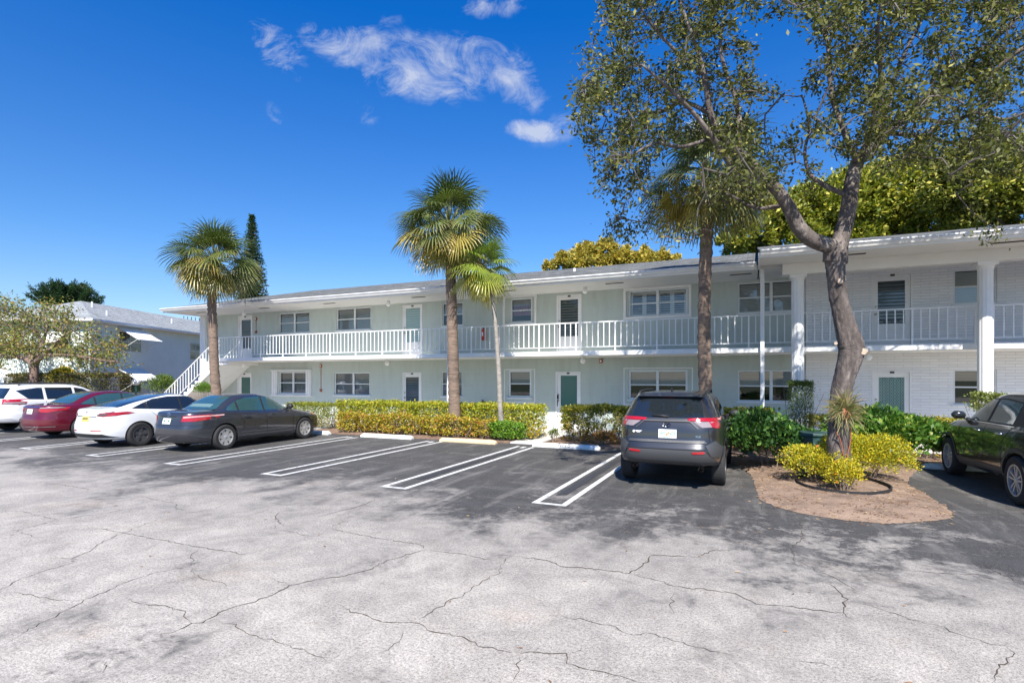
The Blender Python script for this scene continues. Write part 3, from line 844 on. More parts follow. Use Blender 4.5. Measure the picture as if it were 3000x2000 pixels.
def dd(a, b, g0, g1, style, lower, Y=YW, **k):
    z0 = .056 if lower else Z2 + .002; z1 = LD if lower else UD
    gz0, gz1 = k.pop('gz', (z0 + .55, z1 - .22))
    return door(XY(a, Y), XY(b, Y), z0, z1, XY(g0, Y), XY(g1, Y), gz0, gz1, style, Y=Y, **k)
dd(696, 736, 706, 733, 'teal', True, gz=(.25, 1.92), side='r'); dd(698, 739, 706.6, 733.7, 'dark', False, side='r')
dd(1180, 1235, 1188, 1226, 'dark', True, gz=(.3, 1.93)); dd(1180, 1237, 1188, 1230, 'pale', False, gz=(3.40, 4.83), lab='white door with pale louvred glass')
dd(1628, 1701, 1642, 1690, 'teal', True, gz=(.75, 1.99), lab='white door with frosted teal glass and black lever lock'); dd(1631, 1704, 1641.5, 1693, 'dark', False, gz=(3.44, 4.79))
dd(2554.5, 2671, 2575, 2650, 'pattern', True, Y=YB, gz=(.30, 1.93), lab='white door with a scalloped metal grille'); dd(2554, 2674, 2572, 2652, 'screen', False, Y=YB, gz=(3.50, 4.75))
# lever lock of the teal door
xq = XY(1634, YW); q = MB(); q.box(xq - .03, xq + .03, YW - .02, YW + .018, 1.12, 1.27); q.box(xq - .012, xq + .012, YW - .05, YW - .03, .86, 1.08); q.build('lock', m_black, apt)

hg = [(o[0], o[1], o[2], o[3]) for o in openings if o[4] == YW]
wall_sheet('wall', XL + .4, BRX + .001, 0.0, 5.30, YW, hg, m_green)
hb = [(o[0], o[1], o[2], o[3]) for o in openings if o[4] == YB]
bw = wall_sheet('brick_wall', BRX, XR, 0.0, 5.30, YB, hb, m_brick, .16)
q = MB(); q.quad((BRX, YB, 0), (BRX, YB, 5.3), (BRX, YW + .1, 5.3), (BRX, YW + .1, 0)); q.build('brick_return', m_brick, apt, fix=False)
# side + rear walls
q = MB(); q.box(XL, XL + .395, YW - .12, YW + .2, 0, 5.14); q.build('corner_pier', m_white, apt)
q = MB(); q.box(XL, XL + .2, YW + .2, 28.5, 0, 5.14); q.box(XL, XR, 28.5, 28.7, 0, 5.14); q.box(XR - .2, XR, YW + .1, 28.5, 0, 5.14); q.build('end_wall', m_green, apt)
q = MB(); q.quad((XL + .25, YW + .9, 0), (XR, YW + .9, 0), (XR, YW + .9, 5.1), (XL + .25, YW + .9, 5.1)); q.box(XL + .25, XR, YW + .14, YW + .9, 2.6, 2.75); q.build('interior', m_room, apt, fix=False)

# balcony slab and its white edge
q = MB(); q.box(-22.62, XR, YF + .06, YW - .002, 2.64, Z2); q.build('balcony_slab', m_soff, apt)
q = MB(); q.box(-22.62, XR, YF, YF + .058, 2.655, Z2 + .012); q.build('slab_edge', m_white, apt)

# railing: rails + pickets, posts are sub-parts
def railing(pa, pb, parent, n_post, npick=7, zt=.94, zb=.13, name='railing'):
    pa, pb = Vector(pa), Vector(pb)
    d = pb - pa; mb = MB(); ps_ = []
    def bar(p, q, w, h):
        dd_ = (q - p); L = dd_.length; u_ = dd_.normalized(); s = Vector((0, 1, 0)) * (w / 2); up = Vector((0, 0, h / 2))
        vs = [p - s - up, p + s - up, p + s + up, p - s + up, q - s - up, q + s - up, q + s + up, q - s + up]
        mb.add(vs, [(3, 2, 1, 0), (4, 5, 6, 7), (0, 1, 5, 4), (1, 2, 6, 5), (2, 3, 7, 6), (3, 0, 4, 7)])
    up = Vector((0, 0, 1))
    bar(pa + up * zt, pb + up * zt, .05, .035); bar(pa + up * zb, pb + up * zb, .035, .025)
    tot = n_post * npick
    for i in range(tot + 1):
        p = pa + d * (i / tot)
        if i % npick == 0: ps_.append(p)
        else: mb.box(p.x - .014, p.x + .014, p.y - .012, p.y + .012, p.z + zb + .012, p.z + zt - .017)
    r_ = mb.build(name, m_white, parent)
    for p in ps_:
        q_ = MB(); q_.box(p.x - .022, p.x + .022, p.y - .019, p.y + .019, p.z, p.z + zt - .018); q_.build('railing_post', m_white, r_)
    return r_
railing((-22.55, YF + .03, Z2 + .012), (XR - .1, YF + .03, Z2 + .012), apt, 28)

# stair flight down to the left
st_top, st_n, tr, ri = -22.62, 16, .262, Z2 / 16
prof = [(st_top, Z2)]
x, z = st_top, Z2
for i in range(st_n):
    z -= ri; prof.append((x, z)) if i else prof.append((x, z))
    x -= tr; prof.append((x, z))
prof = prof[:-1]
prof.append((x + .05, 0.0)); prof.append((st_top, Z2 - .38 + .02))
# stepped stringer / solid flight as strips (non convex profile -> treads + soffit boxes)
q = MB(); x, z = st_top, Z2 - ri
zu = lambda xx: max(0.0, Z2 - .33 - (st_top - xx) * ri / tr)
for i in range(st_n - 1):
    q.prism([(x - tr, zu(x - tr)), (x, zu(x)), (x, z), (x - tr, z)], 'y', YF, YW - .004); x -= tr; z -= ri
q.build('stair_flight', m_white, apt)
q = MB(); q.box(st_top - .0, st_top + .6, YF + .07, YW - .003, Z2 - .30, 2.635); q.build('stair_landing_beam', m_soff, apt)
railing((st_top - st_n * tr + .1, YF + .05, .05), (st_top - .05, YF + .05, Z2), apt, 4, npick=5, name='stair_railing')
railing((st_top - st_n * tr + .1, 18.7, .05), (st_top - .05, 18.7, Z2), apt, 4, npick=5, name='stair_railing')

# roof: left part, right part pushed forward over the columns
EZ, RY = 5.25, 23.6
EX = .15; RZL, RZR = 6.86, 7.08
q = MB()
def roof_part(q, x0, x1, ey, ez, rz, hip0=0.0, th=.07):
    A, B, C, D = (x0, ey, ez), (x1, ey, ez), (x1, RY, rz), (x0 + hip0, RY, rz)
    E, F_ = (x0, 29.6, ez), (x1, 29.6, ez)
    t = Vector((0, 0, -th))
    top = [A, B, C, D, E, F_]; bot = [tuple(Vector(v) + t) for v in top]
    q.add(top + bot, [(0, 1, 2, 3), (3, 2, 5, 4), (0, 3, 4), (1, 5, 2), (6, 9, 8, 7), (9, 10, 11, 8), (6, 10, 9), (7, 8, 11), (0, 6, 7, 1), (4, 5, 11, 10), (0, 4, 10, 6), (1, 7, 11, 5)])
roof_part(q, XL - .05, EX - .003, 17.12, EZ, RZL, 3.2)
roof_part(q, EX, XR + .6, 15.42, 5.22, RZR)
rf = q.build('roof', m_roof, apt)
q = MB(); q.tube([PY(1683, 800, 20.6) - Vector((0, 0, .3)), PY(1683, 786, 20.6)], .05, 10); q.build('vent_pipe', m_white, rf)
# gutters (K profile) and fascia
def gutter(q, x0, x1, yb, zt):
    pr = [(yb, zt - .125), (yb - .07, zt - .125), (yb - .085, zt - .09), (yb - .115, zt - .05), (yb - .12, zt - .012), (yb - .128, zt), (yb - .112, zt), (yb - .1, zt - .03), (yb, zt - .03)]
    # convex-ish pieces
    q.prism([(yb, zt - .125), (yb, zt - .03), (yb - .10, zt - .03), (yb - .115, zt - .05), (yb - .085, zt - .09), (yb - .07, zt - .125)][::-1], 'x', x0, x1)
    q.prism([(yb - .13, zt), (yb - .11, zt), (yb - .11, zt - .034), (yb - .13, zt - .034)][::-1], 'x', x0, x1)
q = MB(); gutter(q, XL - .12, EX - .06, 17.1, 5.235); gutter(q, EX + .02, XR + .7, 15.40, 5.205); q.build('gutter', m_white, apt)
q = MB()
q.box(XL - .05, EX - .05, 17.1, 17.14, 5.04, 5.178); q.box(EX, XR + .6, 15.40, 15.44, 5.02, 5.148)
q.prism([(15.44, 5.02), (17.1, 5.02), (17.1, 5.52), (15.44, 5.15)], 'x', EX - .02, EX + .02)
q.build('fascia', m_white, apt)
q = MB(); q.box(XL - .05, EX - .021, 17.14, YW + .02, 5.06, 5.15); q.box(EX + .02, XR + .6, 15.44, 16.75, 5.06, 5.15); q.box(EX + .02, XR + .6, 17.08, YW + .02, 5.065, 5.15); q.build('soffit', m_soff, apt)
q = MB(); q.box(.75, XR + .6, 16.752, 17.078, 4.76, 5.15); q.build('beam', m_soff, apt, bevel=.01)
# soffit vent slots
q = MB()
for (px, py) in [(590, 915), (773.5, 902), (965, 887), (1226, 867.5), (1488, 848), (1800, 824.5), (2170, 797)]:
    r = ray(px, py); t = (5.06 - CH) / r.z; x_, y_ = r.x * t, r.y * t
    y_ = 17.85
    x_ = XY(px, y_)
    q.box(x_ - .3, x_ + .3, y_ - .06, y_ + .06, 5.048, 5.0585)
for x_ in (2.3, 5.4, 8.5):
    q.box(x_ - .3, x_ + .3, 16.1 - .06, 16.1 + .06, 5.048, 5.0585)
q.build('soffit_vent', m_slot, apt)
# columns
def column(xc, yc=16.93, r=.158):
    q = MB(); n = 48; prof = [(1.0, .06), (1.0, 4.60)]
    vs = []; fs = []
    zs = [.06, .14, .15, 4.60]
    for z in zs:
        for k in range(n):
            a = 2 * math.pi * k / n
            rr = r * (1.0 if z > .145 else 1.12) * (1 - (.045 if (k % 4 in (1, 2)) and z > .145 else 0))
            vs.append((xc + rr * math.cos(a), yc + rr * math.sin(a), z))
    for i in range(len(zs) - 1):
        for k in range(n): fs.append((i * n + k, i * n + (k + 1) % n, (i + 1) * n + (k + 1) % n, (i + 1) * n + k))
    q.add(vs, fs)
    c = q.build('column', m_white, apt)
    q = MB(); q.lathe([(r * 1.02, 4.60), (r * 1.05, 4.63), (r * 1.18, 4.66), (r * 1.22, 4.68)], 40, (xc, yc, 0)); q.box(xc - .205, xc + .205, yc - .2, yc + .2, 4.68, 4.757)
    q.build('capital', m_white, c)
for xc in (1.13, 5.23, 9.33, 13.43): column(xc)
for (xp, yp) in ((XY(2233.5, 17.22), 17.22), (XY(1314.5, 17.24), 17.24)):
    q = MB(); q.box(xp - .055, xp + .055, yp - .045, yp + .045, .03, 5.055); q.build('post', m_white, apt, bevel=.01)

# things fixed under the ceilings or to the wall
def globe(px, py, Y, zc, label):
    x = XY(px, Y); root = empty('ceiling_light', (x, Y, zc), 0, label, 'light', 'globe lights under the balcony and the eave')
    q = MB(); q.lathe([(.055, 0), (.06, -.02), (.06, -.07), (.05, -.075)], 16); q.build('base', m_white, root)
    q = MB(); q.lathe([(.045, -.07)] + [(.095 * math.sin(t), -.145 + .095 * math.cos(t)) for t in [R(d) for d in range(35, 180, 12)]] + [(.003, -.24)], 20); q.build('globe', m_globe, root, smooth=True)
lb = ['near the stair', 'left of the pale louvred door', 'above the third door from the left', '']
globe(714.6, 0, 18.2, 5.058, 'white globe light on the upper soffit nearest the stair')
globe(1137.5, 0, 18.2, 5.058, 'white globe light on the soffit left of the pale louvred upper door')
globe(1714, 0, 18.2, 5.058, 'white globe light on the soffit beside the upper door right of the pink curtained window')
globe(711.6, 0, 18.2, 2.638, 'white globe light under the balcony nearest the stair')
globe(1134, 0, 18.2, 2.638, 'white globe light under the balcony left of the middle palm')
globe(1708, 0, 18.2, 2.638, 'white globe light under the balcony above the teal glass door')
globe(2544, 0, 18.0, 2.638, 'white globe light under the balcony in front of the white brick wall')

def alarm(x, z0, z1, label, both=True):
    root = empty('fire_alarm', (x, YW, z1), 0, label, 'fire alarm', 'fire alarms on the facade')
    q = MB(); q.box(-.06, .06, -.05, -.002, -.14, 0); q.build('horn', m_rust, root, bevel=.008)
    q = MB(); q.lathe([(.035, -.07), (.035, -.051)], 14, (0, 0, -.07), 'y'); q.build('strobe', m_white, root)
    if both:
        q = MB(); q.tube([(0, -.02, -.14), (0, -.02, z0 - z1 + .1)], .01, 6); q.build('conduit', m_rust, root)
        q = MB(); q.box(-.06, .06, -.045, -.002, z0 - z1 - .02, z0 - z1 + .1); q.build('pull_station', m_rust, root, bevel=.008)
p = PY(751, 930, YW); p2 = PY(751, 975, YW); alarm(p.x, p2.z, p.z, 'red fire alarm with pull box beside the upper door by the stair')
p = PY(941, 1067, YW); p2 = PY(941, 1146, YW); alarm(p.x, p2.z, p.z, 'red fire alarm with pull box on the lower wall between two windows')
p = PY(1424, 874, YW); alarm(p.x, 0, p.z, 'red fire alarm under the eave right of the middle palm', False)
p = PY(1761, 1050, YW); alarm(p.x, 0, p.z - .02, 'rusty orange fire alarm under the balcony right of the teal door', False)
def exting(x, z, label):
    root = empty('fire_extinguisher', (x, YW - .09, z), 0, label, 'extinguisher')
    q = MB(); q.lathe([(.05, 0), (.075, .02), (.075, .38), (.05, .44), (.02, .46)], 18); q.build('cylinder', m_red, root, smooth=True)
    q = MB(); q.box(-.02, .02, -.02, .02, .45, .49); q.box(-.012, .012, -.09, .03, .50, .52); q.tube([(.02, 0, .48), (.09, -.01, .42), (.10, -.01, .2)], .012, 6); q.build('valve', m_black, root)
    q = MB(); q.box(-.03, .03, -.079, -.0765, .16, .32); q.build('tag', m_white, root)
p = PY(1419, 997, YW); exting(p.x, p.z, 'red fire extinguisher on the upper wall behind the railing')
p = PY(1417, 1205, YW); exting(p.x, p.z - .05, 'red fire extinguisher on the lower wall peeping over the hedge')

# ================================================================== NEIGHBOUR BLOCK (left)
Fd = Vector((-.39, .921, 0)).normalized(); Rd = Vector((Fd.y, -Fd.x, 0))
c0 = Vector((-34.0, 18.25, 0))
nb = empty('neighbour_building', c0, math.atan2(Rd.y, Rd.x), 'pale green house with light grey hip roof and white awnings behind the cars', 'building')
# local frame: x to the right (Rd), y away (Fd); eave corner at 0,0
q = MB()
Wd, Ln, rz = 7.6, 26.0, 6.75; ez = 5.22; hw = Wd / 2
top = [(0, 0, ez), (0, Ln, ez), (-Wd, Ln, ez), (-Wd, 0, ez), (-hw, hw, rz), (-hw, Ln - hw, rz)]
q.add(top, [(0, 1, 5, 4), (1, 2, 5), (2, 3, 4, 5), (3, 0, 4), (3, 2, 1, 0)])
nr = q.build('roof', m_roof2, nb)
q = MB()
for (y, x, h) in ((3.2, -2.6, .35), (9.5, -1.7, .3), (2.6, -1.2, .28)):
    zr = ez + (rz - ez) * (-x / hw); q.tube([(x, y, zr - .05), (x, y, zr + h)], .05, 8)
q.build('vent_pipe', m_white, nr)
q = MB()
q.box(0, .12, -.12, Ln, ez - .13, ez - .004); q.box(-Wd - .12, 0, -.12, -.002, ez - .13, ez - .004); q.build('gutter', m_white, nb)
q = MB(); ov = .42; q.box(-ov, -.002, 0, Ln, ez - .15, ez - .006); q.box(-Wd, -ov, 0, ov, ez - .15, ez - .006); q.build('soffit', m_soff, nb)
m_green2 = mat('pale_mint_stucco', (.62, .69, .65), .92, var=.05, vscale=1.5, bump=.4, bscale=50)
q = MB(); q.box(-Wd + ov, -ov - .0, ov, Ln - ov, 0, ez - .01); q.build('wall', m_green2, nb)
q = MB(); q.tube([(-.02, -.06, ez - .12), (-.3, .3, ez - .35), (-ov + .03, ov - .05, ez - .6), (-ov + .03, ov - .05, .2)], .035, 6); q.build('downspout', m_white, nb)
def nb_ray(px, py, x=-ov):
    """hit of a photo ray with the right hand wall (local x = const); returns local y, z"""
    r = ray(px, py); nrm = Rd; t = ((c0 + Rd * x).dot(nrm)) / r.dot(nrm); P_ = r * t; return (P_ - c0).dot(Fd), P_.z + CH
def nb_win(y0, y1, z0, z1):
    q = MB(); f = .05; X0, X1 = -ov + .001, -ov + .03
    q.box(X0, X1, y0, y1, z0, z0 + f); q.box(X0, X1, y0, y1, z1 - f, z1); q.box(X0, X1, y0, y0 + f, z0 + f, z1 - f); q.box(X0, X1, y1 - f, y1, z0 + f, z1 - f)
    zm = (z0 + z1) / 2; q.box(X0, X1, y0 + f, y1 - f, zm - .02, zm + .02)
    ym = (y0 + y1) / 2; q.box(X0, X1, ym - .02, ym + .02, z0 + f, z1 - f)
    w = q.build('window', m_alu, nb)
    q = MB(); q.box(-ov + .002, -ov + .015, y0 + f, y1 - f, z0 + f, z1 - f); q.build('pane', m_dglass, w)
def nb_awning(y0, y1, z0, z1, proj):
    q = MB(); n = 26
    for i in range(n):
        a, b = y0 + (y1 - y0) * i / n, y0 + (y1 - y0) * (i + 1) / n
        o = .012 * (i % 2)
        X0 = -ov + .01
        q.add([(X0, a, z1 + o), (X0, b, z1 + o), (X0 + proj * .8, b, z0 + .12 + o), (X0 + proj * .8, a, z0 + .12 + o), (X0 + proj, b, z0 + o), (X0 + proj, a, z0 + o),
               (X0, a, z1 - .02), (X0, b, z1 - .02), (X0 + proj * .8, b, z0 + .10), (X0 + proj * .8, a, z0 + .10), (X0 + proj, b, z0 - .04), (X0 + proj, a, z0 - .04)],
              [(0, 1, 2, 3), (3, 2, 4, 5), (6, 9, 8, 7), (9, 11, 10, 8), (5, 4, 10, 11), (0, 3, 9, 6), (3, 5, 11, 9), (1, 7, 8, 2), (2, 8, 10, 4)])
    a_ = q.build('awning', m_white, nb, fix=False)
    q = MB(); q.tube([(-ov + proj * .9, y0 + .03, z0), (-ov + .02, y0 + .03, z0 - .75)], .015, 6); q.tube([(-ov + proj * .9, y1 - .03, z0), (-ov + .02, y1 - .03, z0 - .75)], .015, 6); q.build('strut', m_white, a_)
ya, za = nb_ray(347, 1029); yb, zb_ = nb_ray(413, 1031); nb_win(ya, yb, za, za + 1.25)
nb_awning(ya - .1, yb + .1, za + .72, za + 1.50, 1.35)
nb_win(ya, yb, .9, 2.1); nb_awning(ya - .1, yb + .1, 1.70, 2.45, 1.4)
ya2, _ = nb_ray(562, 1000); nb_win(ya2 - .3, ya2 + 1.2, 3.2, 4.5)
# front gable side windows with awnings (half hidden by the small tree)
def nb_front_awning(x0, x1, z0, z1, proj):
    q = MB(); n = 20; Y0 = ov - .01
    for i in range(n):
        a, b = x0 + (x1 - x0) * i / n, x0 + (x1 - x0) * (i + 1) / n; o = .012 * (i % 2)
        q.add([(a, Y0, z1 + o), (b, Y0, z1 + o), (b, Y0 - proj, z0 + o), (a, Y0 - proj, z0 + o), (a, Y0, z1 - .03), (b, Y0, z1 - .03), (b, Y0 - proj, z0 - .03), (a, Y0 - proj, z0 - .03)],
              [(0, 3, 2, 1), (4, 5, 6, 7), (3, 7, 6, 2), (0, 4, 7, 3), (1, 2, 6, 5)])
    q.build('awning', m_white, nb, fix=False)
    q = MB(); q.box(x0 + .15, x1 - .15, Y0 - .02, Y0 + .008, z0 - .7, z1 - .25); q.build('window', m_dglass, nb)
for z in (3.9, 1.55): nb_front_awning(-3.0, -1.6, z, z + .6, .75); nb_front_awning(-6.2, -4.4, z, z + .6, .75)

# white building beyond the far left
wb = empty('white_building', G(-40, 1160) * 1.0, R(18), 'white rendered building at the far left behind the small tree', 'building')
wb.location = (-43.5, 22, 0)
q = MB(); q.box(-8, 2.0, 0, 8, 0, 4.6); q.build('wall', m_white, wb)
q = MB(); q.add([(-8.5, -.5, 4.6), (2.5, -.5, 4.6), (2.5, 8.5, 4.6), (-8.5, 8.5, 4.6), (-5, 4, 5.7), (-1, 4, 5.7)], [(0, 1, 5, 4), (1, 2, 5), (2, 3, 4, 5), (3, 0, 4), (3, 2, 1, 0)]); q.build('roof', m_roof2, wb)
q = MB()
for x in (-6, -3, 0): q.box(x, x + 1.2, -.03, -.002, 2.7, 3.8)
q.build('window', m_dglass, wb)

# ================================================================== VEGETATION
m_leaf = leaf_mat('leaf', .55, .25, .22)
m_leafg = leaf_mat('glossy_leaf', .45, .25, .30)
m_bark = mat('oak_bark', (.095, .078, .070), .95, var=.5, vscale=9, bump=1.0, bscale=30, dirt=(.30, .26, .23), dscale=6.5, damt=.75, stretch=(1, 1, .4))
m_twig = mat('twig', (.13, .11, .10), .9, var=.3)
m_palm = mat('palm_bark', (.20, .145, .11), .95, var=.35, vscale=5, bump=1.0, bscale=12, stretch=(1, 1, 5), dirt=(.065, .05, .045), dscale=1.0, damt=.8)
m_palm2 = mat('thin_palm_bark', (.30, .275, .24), .95, var=.3, vscale=8, bump=1.0, bscale=14, stretch=(1, 1, 3), dirt=(.14, .12, .11), dscale=2.2, damt=.9)
m_stem = mat('shrub_stem', (.20, .15, .11), .95, var=.3)

def spline(pts, rad, k=5):
    pts = [Vector(p) for p in pts]; out = []; rr = []
    n = len(pts)
    for i in range(n - 1):
        p0, p1, p2, p3 = pts[max(i - 1, 0)], pts[i], pts[i + 1], pts[min(i + 2, n - 1)]
        for j in range(k):
            t = j / k
            out.append(0.5 * ((2 * p1) + (p2 - p0) * t + (2 * p0 - 5 * p1 + 4 * p2 - p3) * t * t + (3 * p1 - p0 - 3 * p2 + p3) * t ** 3)); rr.append(rad[i] * (1 - t) + rad[i + 1] * t)
    out.append(pts[-1]); rr.append(rad[-1])
    return out, rr

def rough_tube(mb, pts, rad, n=12, amp=.08, seed=0):
    """tube with lumpy radius"""
    b0 = len(mb.v); mb.tube(pts, rad, n)
    rg = random.Random(seed); ph = [rg.uniform(0, 6) for _ in range(4)]
    for i in range(len(pts)):
        for k in range(n):
            v = Vector(mb.v[b0 + i * n + k]); c = Vector(pts[i]); a = 2 * math.pi * k / n; zz = v.z * 3.2
            s = 1 + amp * (math.sin(a * 3 + ph[0] + zz) * .45 + math.sin(zz * 2.3 + ph[1] + a) * .45 + math.sin(a * 9 + ph[2] + zz * 2.1) * .22 + math.sin(a * 15 + ph[3] - zz * 3) * .14 + rg.uniform(-.35, .35))
            mb.v[b0 + i * n + k] = tuple(c + (v - c) * s)

def grow(skel, targets, rng, r0=.022, droop=.15):
    """connect target points to the nearest branch point; returns tubes list and (points, dirs) for leaves"""
    nodes = np.array([tuple(p) for p in skel]); cap = len(nodes) + len(targets) * 6
    buf = np.empty((cap, 3)); buf[:len(nodes)] = nodes; cnt = len(nodes)
    T = np.array(targets)
    dist = np.array([np.min(np.linalg.norm(nodes - t, axis=1)) for t in T])
    tubes = []; tw = []
    for ti in np.argsort(dist):
        t = T[ti]
        dd = np.linalg.norm(buf[:cnt] - t, axis=1); j = int(np.argmin(dd)); p = buf[j].copy(); L = dd[j]
        if L < .05: continue
        d = t - p; side = rng.normal(size=3) * L * .14; side[2] += L * droop
        pts = [p, p + d * .35 + side, p + d * .7 + side * .7, t]
        r = min(.05, r0 * (0.35 + .6 * L))
        tubes.append((pts, [r, r * .75, r * .5, r * .22]))
        ns = [p * (1 - a) + 0 for a in ()]
        for a in (.2, .35, .5, .7, .85, 1.0):
            q = p + d * a + side * (math.sin(math.pi * min(a, 1)) * .9)
            if cnt < cap: buf[cnt] = q; cnt += 1
        tw.append((pts, d / L))
    return tubes, tw

def tree_obj(name, base, label, cat, group=None):
    return empty(name, base, 0, label, cat, group)

def rel(o, root):   # geometry was written in world coordinates: keep it there under the root
    o.parent = root; o.matrix_parent_inverse = Matrix.Translation(-Vector(root.location)) @ Matrix.Identity(4)
    o.matrix_parent_inverse = (Matrix.Translation(Vector(root.location)) @ Matrix.Rotation(root.rotation_euler.z, 4, 'Z')).inverted()
    return o

# ------------------------------------------------ the big oak-like tree on the island
oak = tree_obj('oak_tree', G(2462, 1430), 'large spreading tree with forked grey trunk rising from the yellow shrub ring', 'tree')
D0 = 9.45
def Zt(q): return (1650 + q[0] / 1.742, q[1] / 1.742)
limbs = []   # (list of px points, D start, D end, radii)
def limb(pts, D, rad):
    P_ = []
    n = len(pts)
    for i, q in enumerate(pts):
        Dd = D[0] + (D[1] - D[0]) * (i / (n - 1)); P_.append(PD(q[0], q[1], Dd))
    return P_, rad
trunk = [(2463, 1445), (2461, 1400), (2457, 1300), (2462, 1190), (2474, 1100), (2490, 1045), (2493, 1010), (2476, 955), (2462, 890), (2452, 830), (2446, 780), (2447, 745)]
tr_r = [.23, .190, .170, .162, .166, .19, .20, .162, .143, .14, .152, .178]
L1 = [(2440, 765), (2436, 726), (2400, 712), (2367, 695), (2335, 660), (2310, 608), (2281, 562), (2235, 516), (2166, 448), (2109, 396), (2080, 333), (2070, 260), (2050, 170), (2020, 80)]
L1r = [.16, .14, .13, .125, .118, .11, .10, .09, .078, .068, .058, .048, .036, .024]
L2 = [(2452, 770), (2458, 723), (2478, 649), (2492, 574), (2499, 517), (2522, 459), (2597, 390), (2654, 338), (2712, 293), (2786, 247), (2850, 172), (2930, 100), (3010, 20), (3090, -60)]
L2r = [.16, .14, .13, .125, .12, .105, .085, .075, .068, .06, .052, .045, .035, .02]
B = [([(2250, 530), (2178, 537), (2126, 459), (2086, 402), (2030, 330), (1960, 260), (1880, 190)], (9.2, 8.0), [.07, .06, .05, .045, .035, .025, .015]),
     ([(2300, 600), (2240, 610), (2200, 605), (2130, 570), (2060, 580)], (9.4, 10.2), [.045, .035, .03, .02, .012]),
     ([(2166, 448), (2168, 380), (2155, 287), (2132, 230), (2110, 130), (2130, 20), (2140, -100)], (9.1, 9.9), [.05, .045, .04, .035, .03, .02, .012]),
     ([(2492, 580), (2471, 568), (2420, 545), (2373, 510), (2358, 442), (2372, 370), (2350, 280)], (9.45, 10.2), [.05, .045, .04, .036, .03, .022, .014]),
     ([(2510, 470), (2476, 396), (2442, 298), (2431, 230), (2425, 132), (2402, 52), (2390, -60), (2380, -200)], (9.45, 10.6), [.06, .052, .046, .042, .036, .03, .022, .012]),
     ([(2425, 140), (2450, 70), (2460, -20), (2500, -120)], (9.9, 9.4), [.028, .024, .018, .01]),
     ([(2786, 247), (2884, 230), (2987, 149), (3090, 110), (3200, 60)], (9.6, 8.4), [.05, .045, .038, .028, .016]),
     ([(2560, 430), (2600, 300), (2640, 180), (2700, 60), (2760, -80), (2800, -220)], (9.6, 11.5), [.05, .045, .036, .03, .022, .012]),
     ([(2522, 459), (2560, 340), (2580, 220), (2570, 90), (2590, -40), (2600, -220)], (9.4, 7.8), [.045, .04, .034, .03, .02, .012]),
     ([(2597, 390), (2700, 400), (2800, 420), (2900, 400), (3010, 430), (3130, 430)], (9.7, 11.2), [.045, .04, .034, .028, .02, .012]),
     ([(2654, 338), (2780, 360), (2860, 330), (2950, 350), (3060, 300)], (9.5, 8.6), [.04, .034, .028, .02, .012]),
     ([(2080, 333), (2000, 300), (1930, 330), (1860, 330), (1790, 380)], (9.0, 9.8), [.04, .034, .028, .02, .01]),
     ([(2060, 220), (1980, 150), (1900, 60), (1850, -40)], (8.8, 8.2), [.03, .026, .02, .012]),
     ([(2109, 396), (2000, 430), (1920, 420), (1850, 460), (1800, 520)], (9.1, 8.4), [.035, .03, .025, .018, .01]),
     ([(2020, 80), (1980, -40), (1990, -160), (2050, -280)], (8.9, 9.6), [.03, .022, .016, .01]),
     ([(2930, 100), (2960, -40), (2940, -180), (2900, -300)], (9.6, 10.4), [.035, .028, .02, .012])]
mbk = MB(); skel = []
P_, _ = limb(trunk, (D0, D0), None); pts, rr = spline(P_, tr_r, 14); rough_tube(mbk, pts, rr, 40, .10, 1)
# burl and cut limb scars
P1, _ = limb(L1, (D0, 8.9), None); pts, rr = spline(P1, L1r, 5); rough_tube(mbk, pts, rr, 12, .07, 2); skel += pts[25:]
P2, _ = limb(L2, (D0, 9.9), None); pts, rr = spline(P2, L2r, 5); rough_tube(mbk, pts, rr, 12, .07, 3); skel += pts[18:]
for i, (q, D, r_) in enumerate(B):
    P_, _ = limb(q, D, None); pts, rr = spline(P_, r_, 5); rough_tube(mbk, pts, rr, 8, .05, 10 + i); skel += pts[4:]
tk = rel(mbk.build('trunk', m_bark, None, smooth=True), oak)
m_scar = mat('cut_wood', (.46, .36, .27), .9, var=.3, vscale=20)
q = MB()
for (px, py, dx, r_) in [(2461, 824, -.01, .045), (2530, 1030, .1, .06), (2448, 1006, -.12, .03)]:
    c = PD(px, py, D0 - .16); q.lathe([(r_ * .85, -.035), (r_, -.02), (r_, .05)], 12, tuple(c), 'y')
rel(q.build('cut_scar', m_scar, None), tk)
q = MB()   # bare root hanging down the trunk
for (a, b) in (((2450, 1265), (2478, 1345)), ((2492, 1250), (2484, 1352))):
    P_ = [PD(a[0] + (b[0] - a[0]) * t + math.sin(t * 5) * 4, a[1] + (b[1] - a[1]) * t, D0 - .20) for t in [0, .25, .5, .75, 1]]; q.tube(P_, .009, 6)
rel(q.build('aerial_root', m_rust, None), tk)

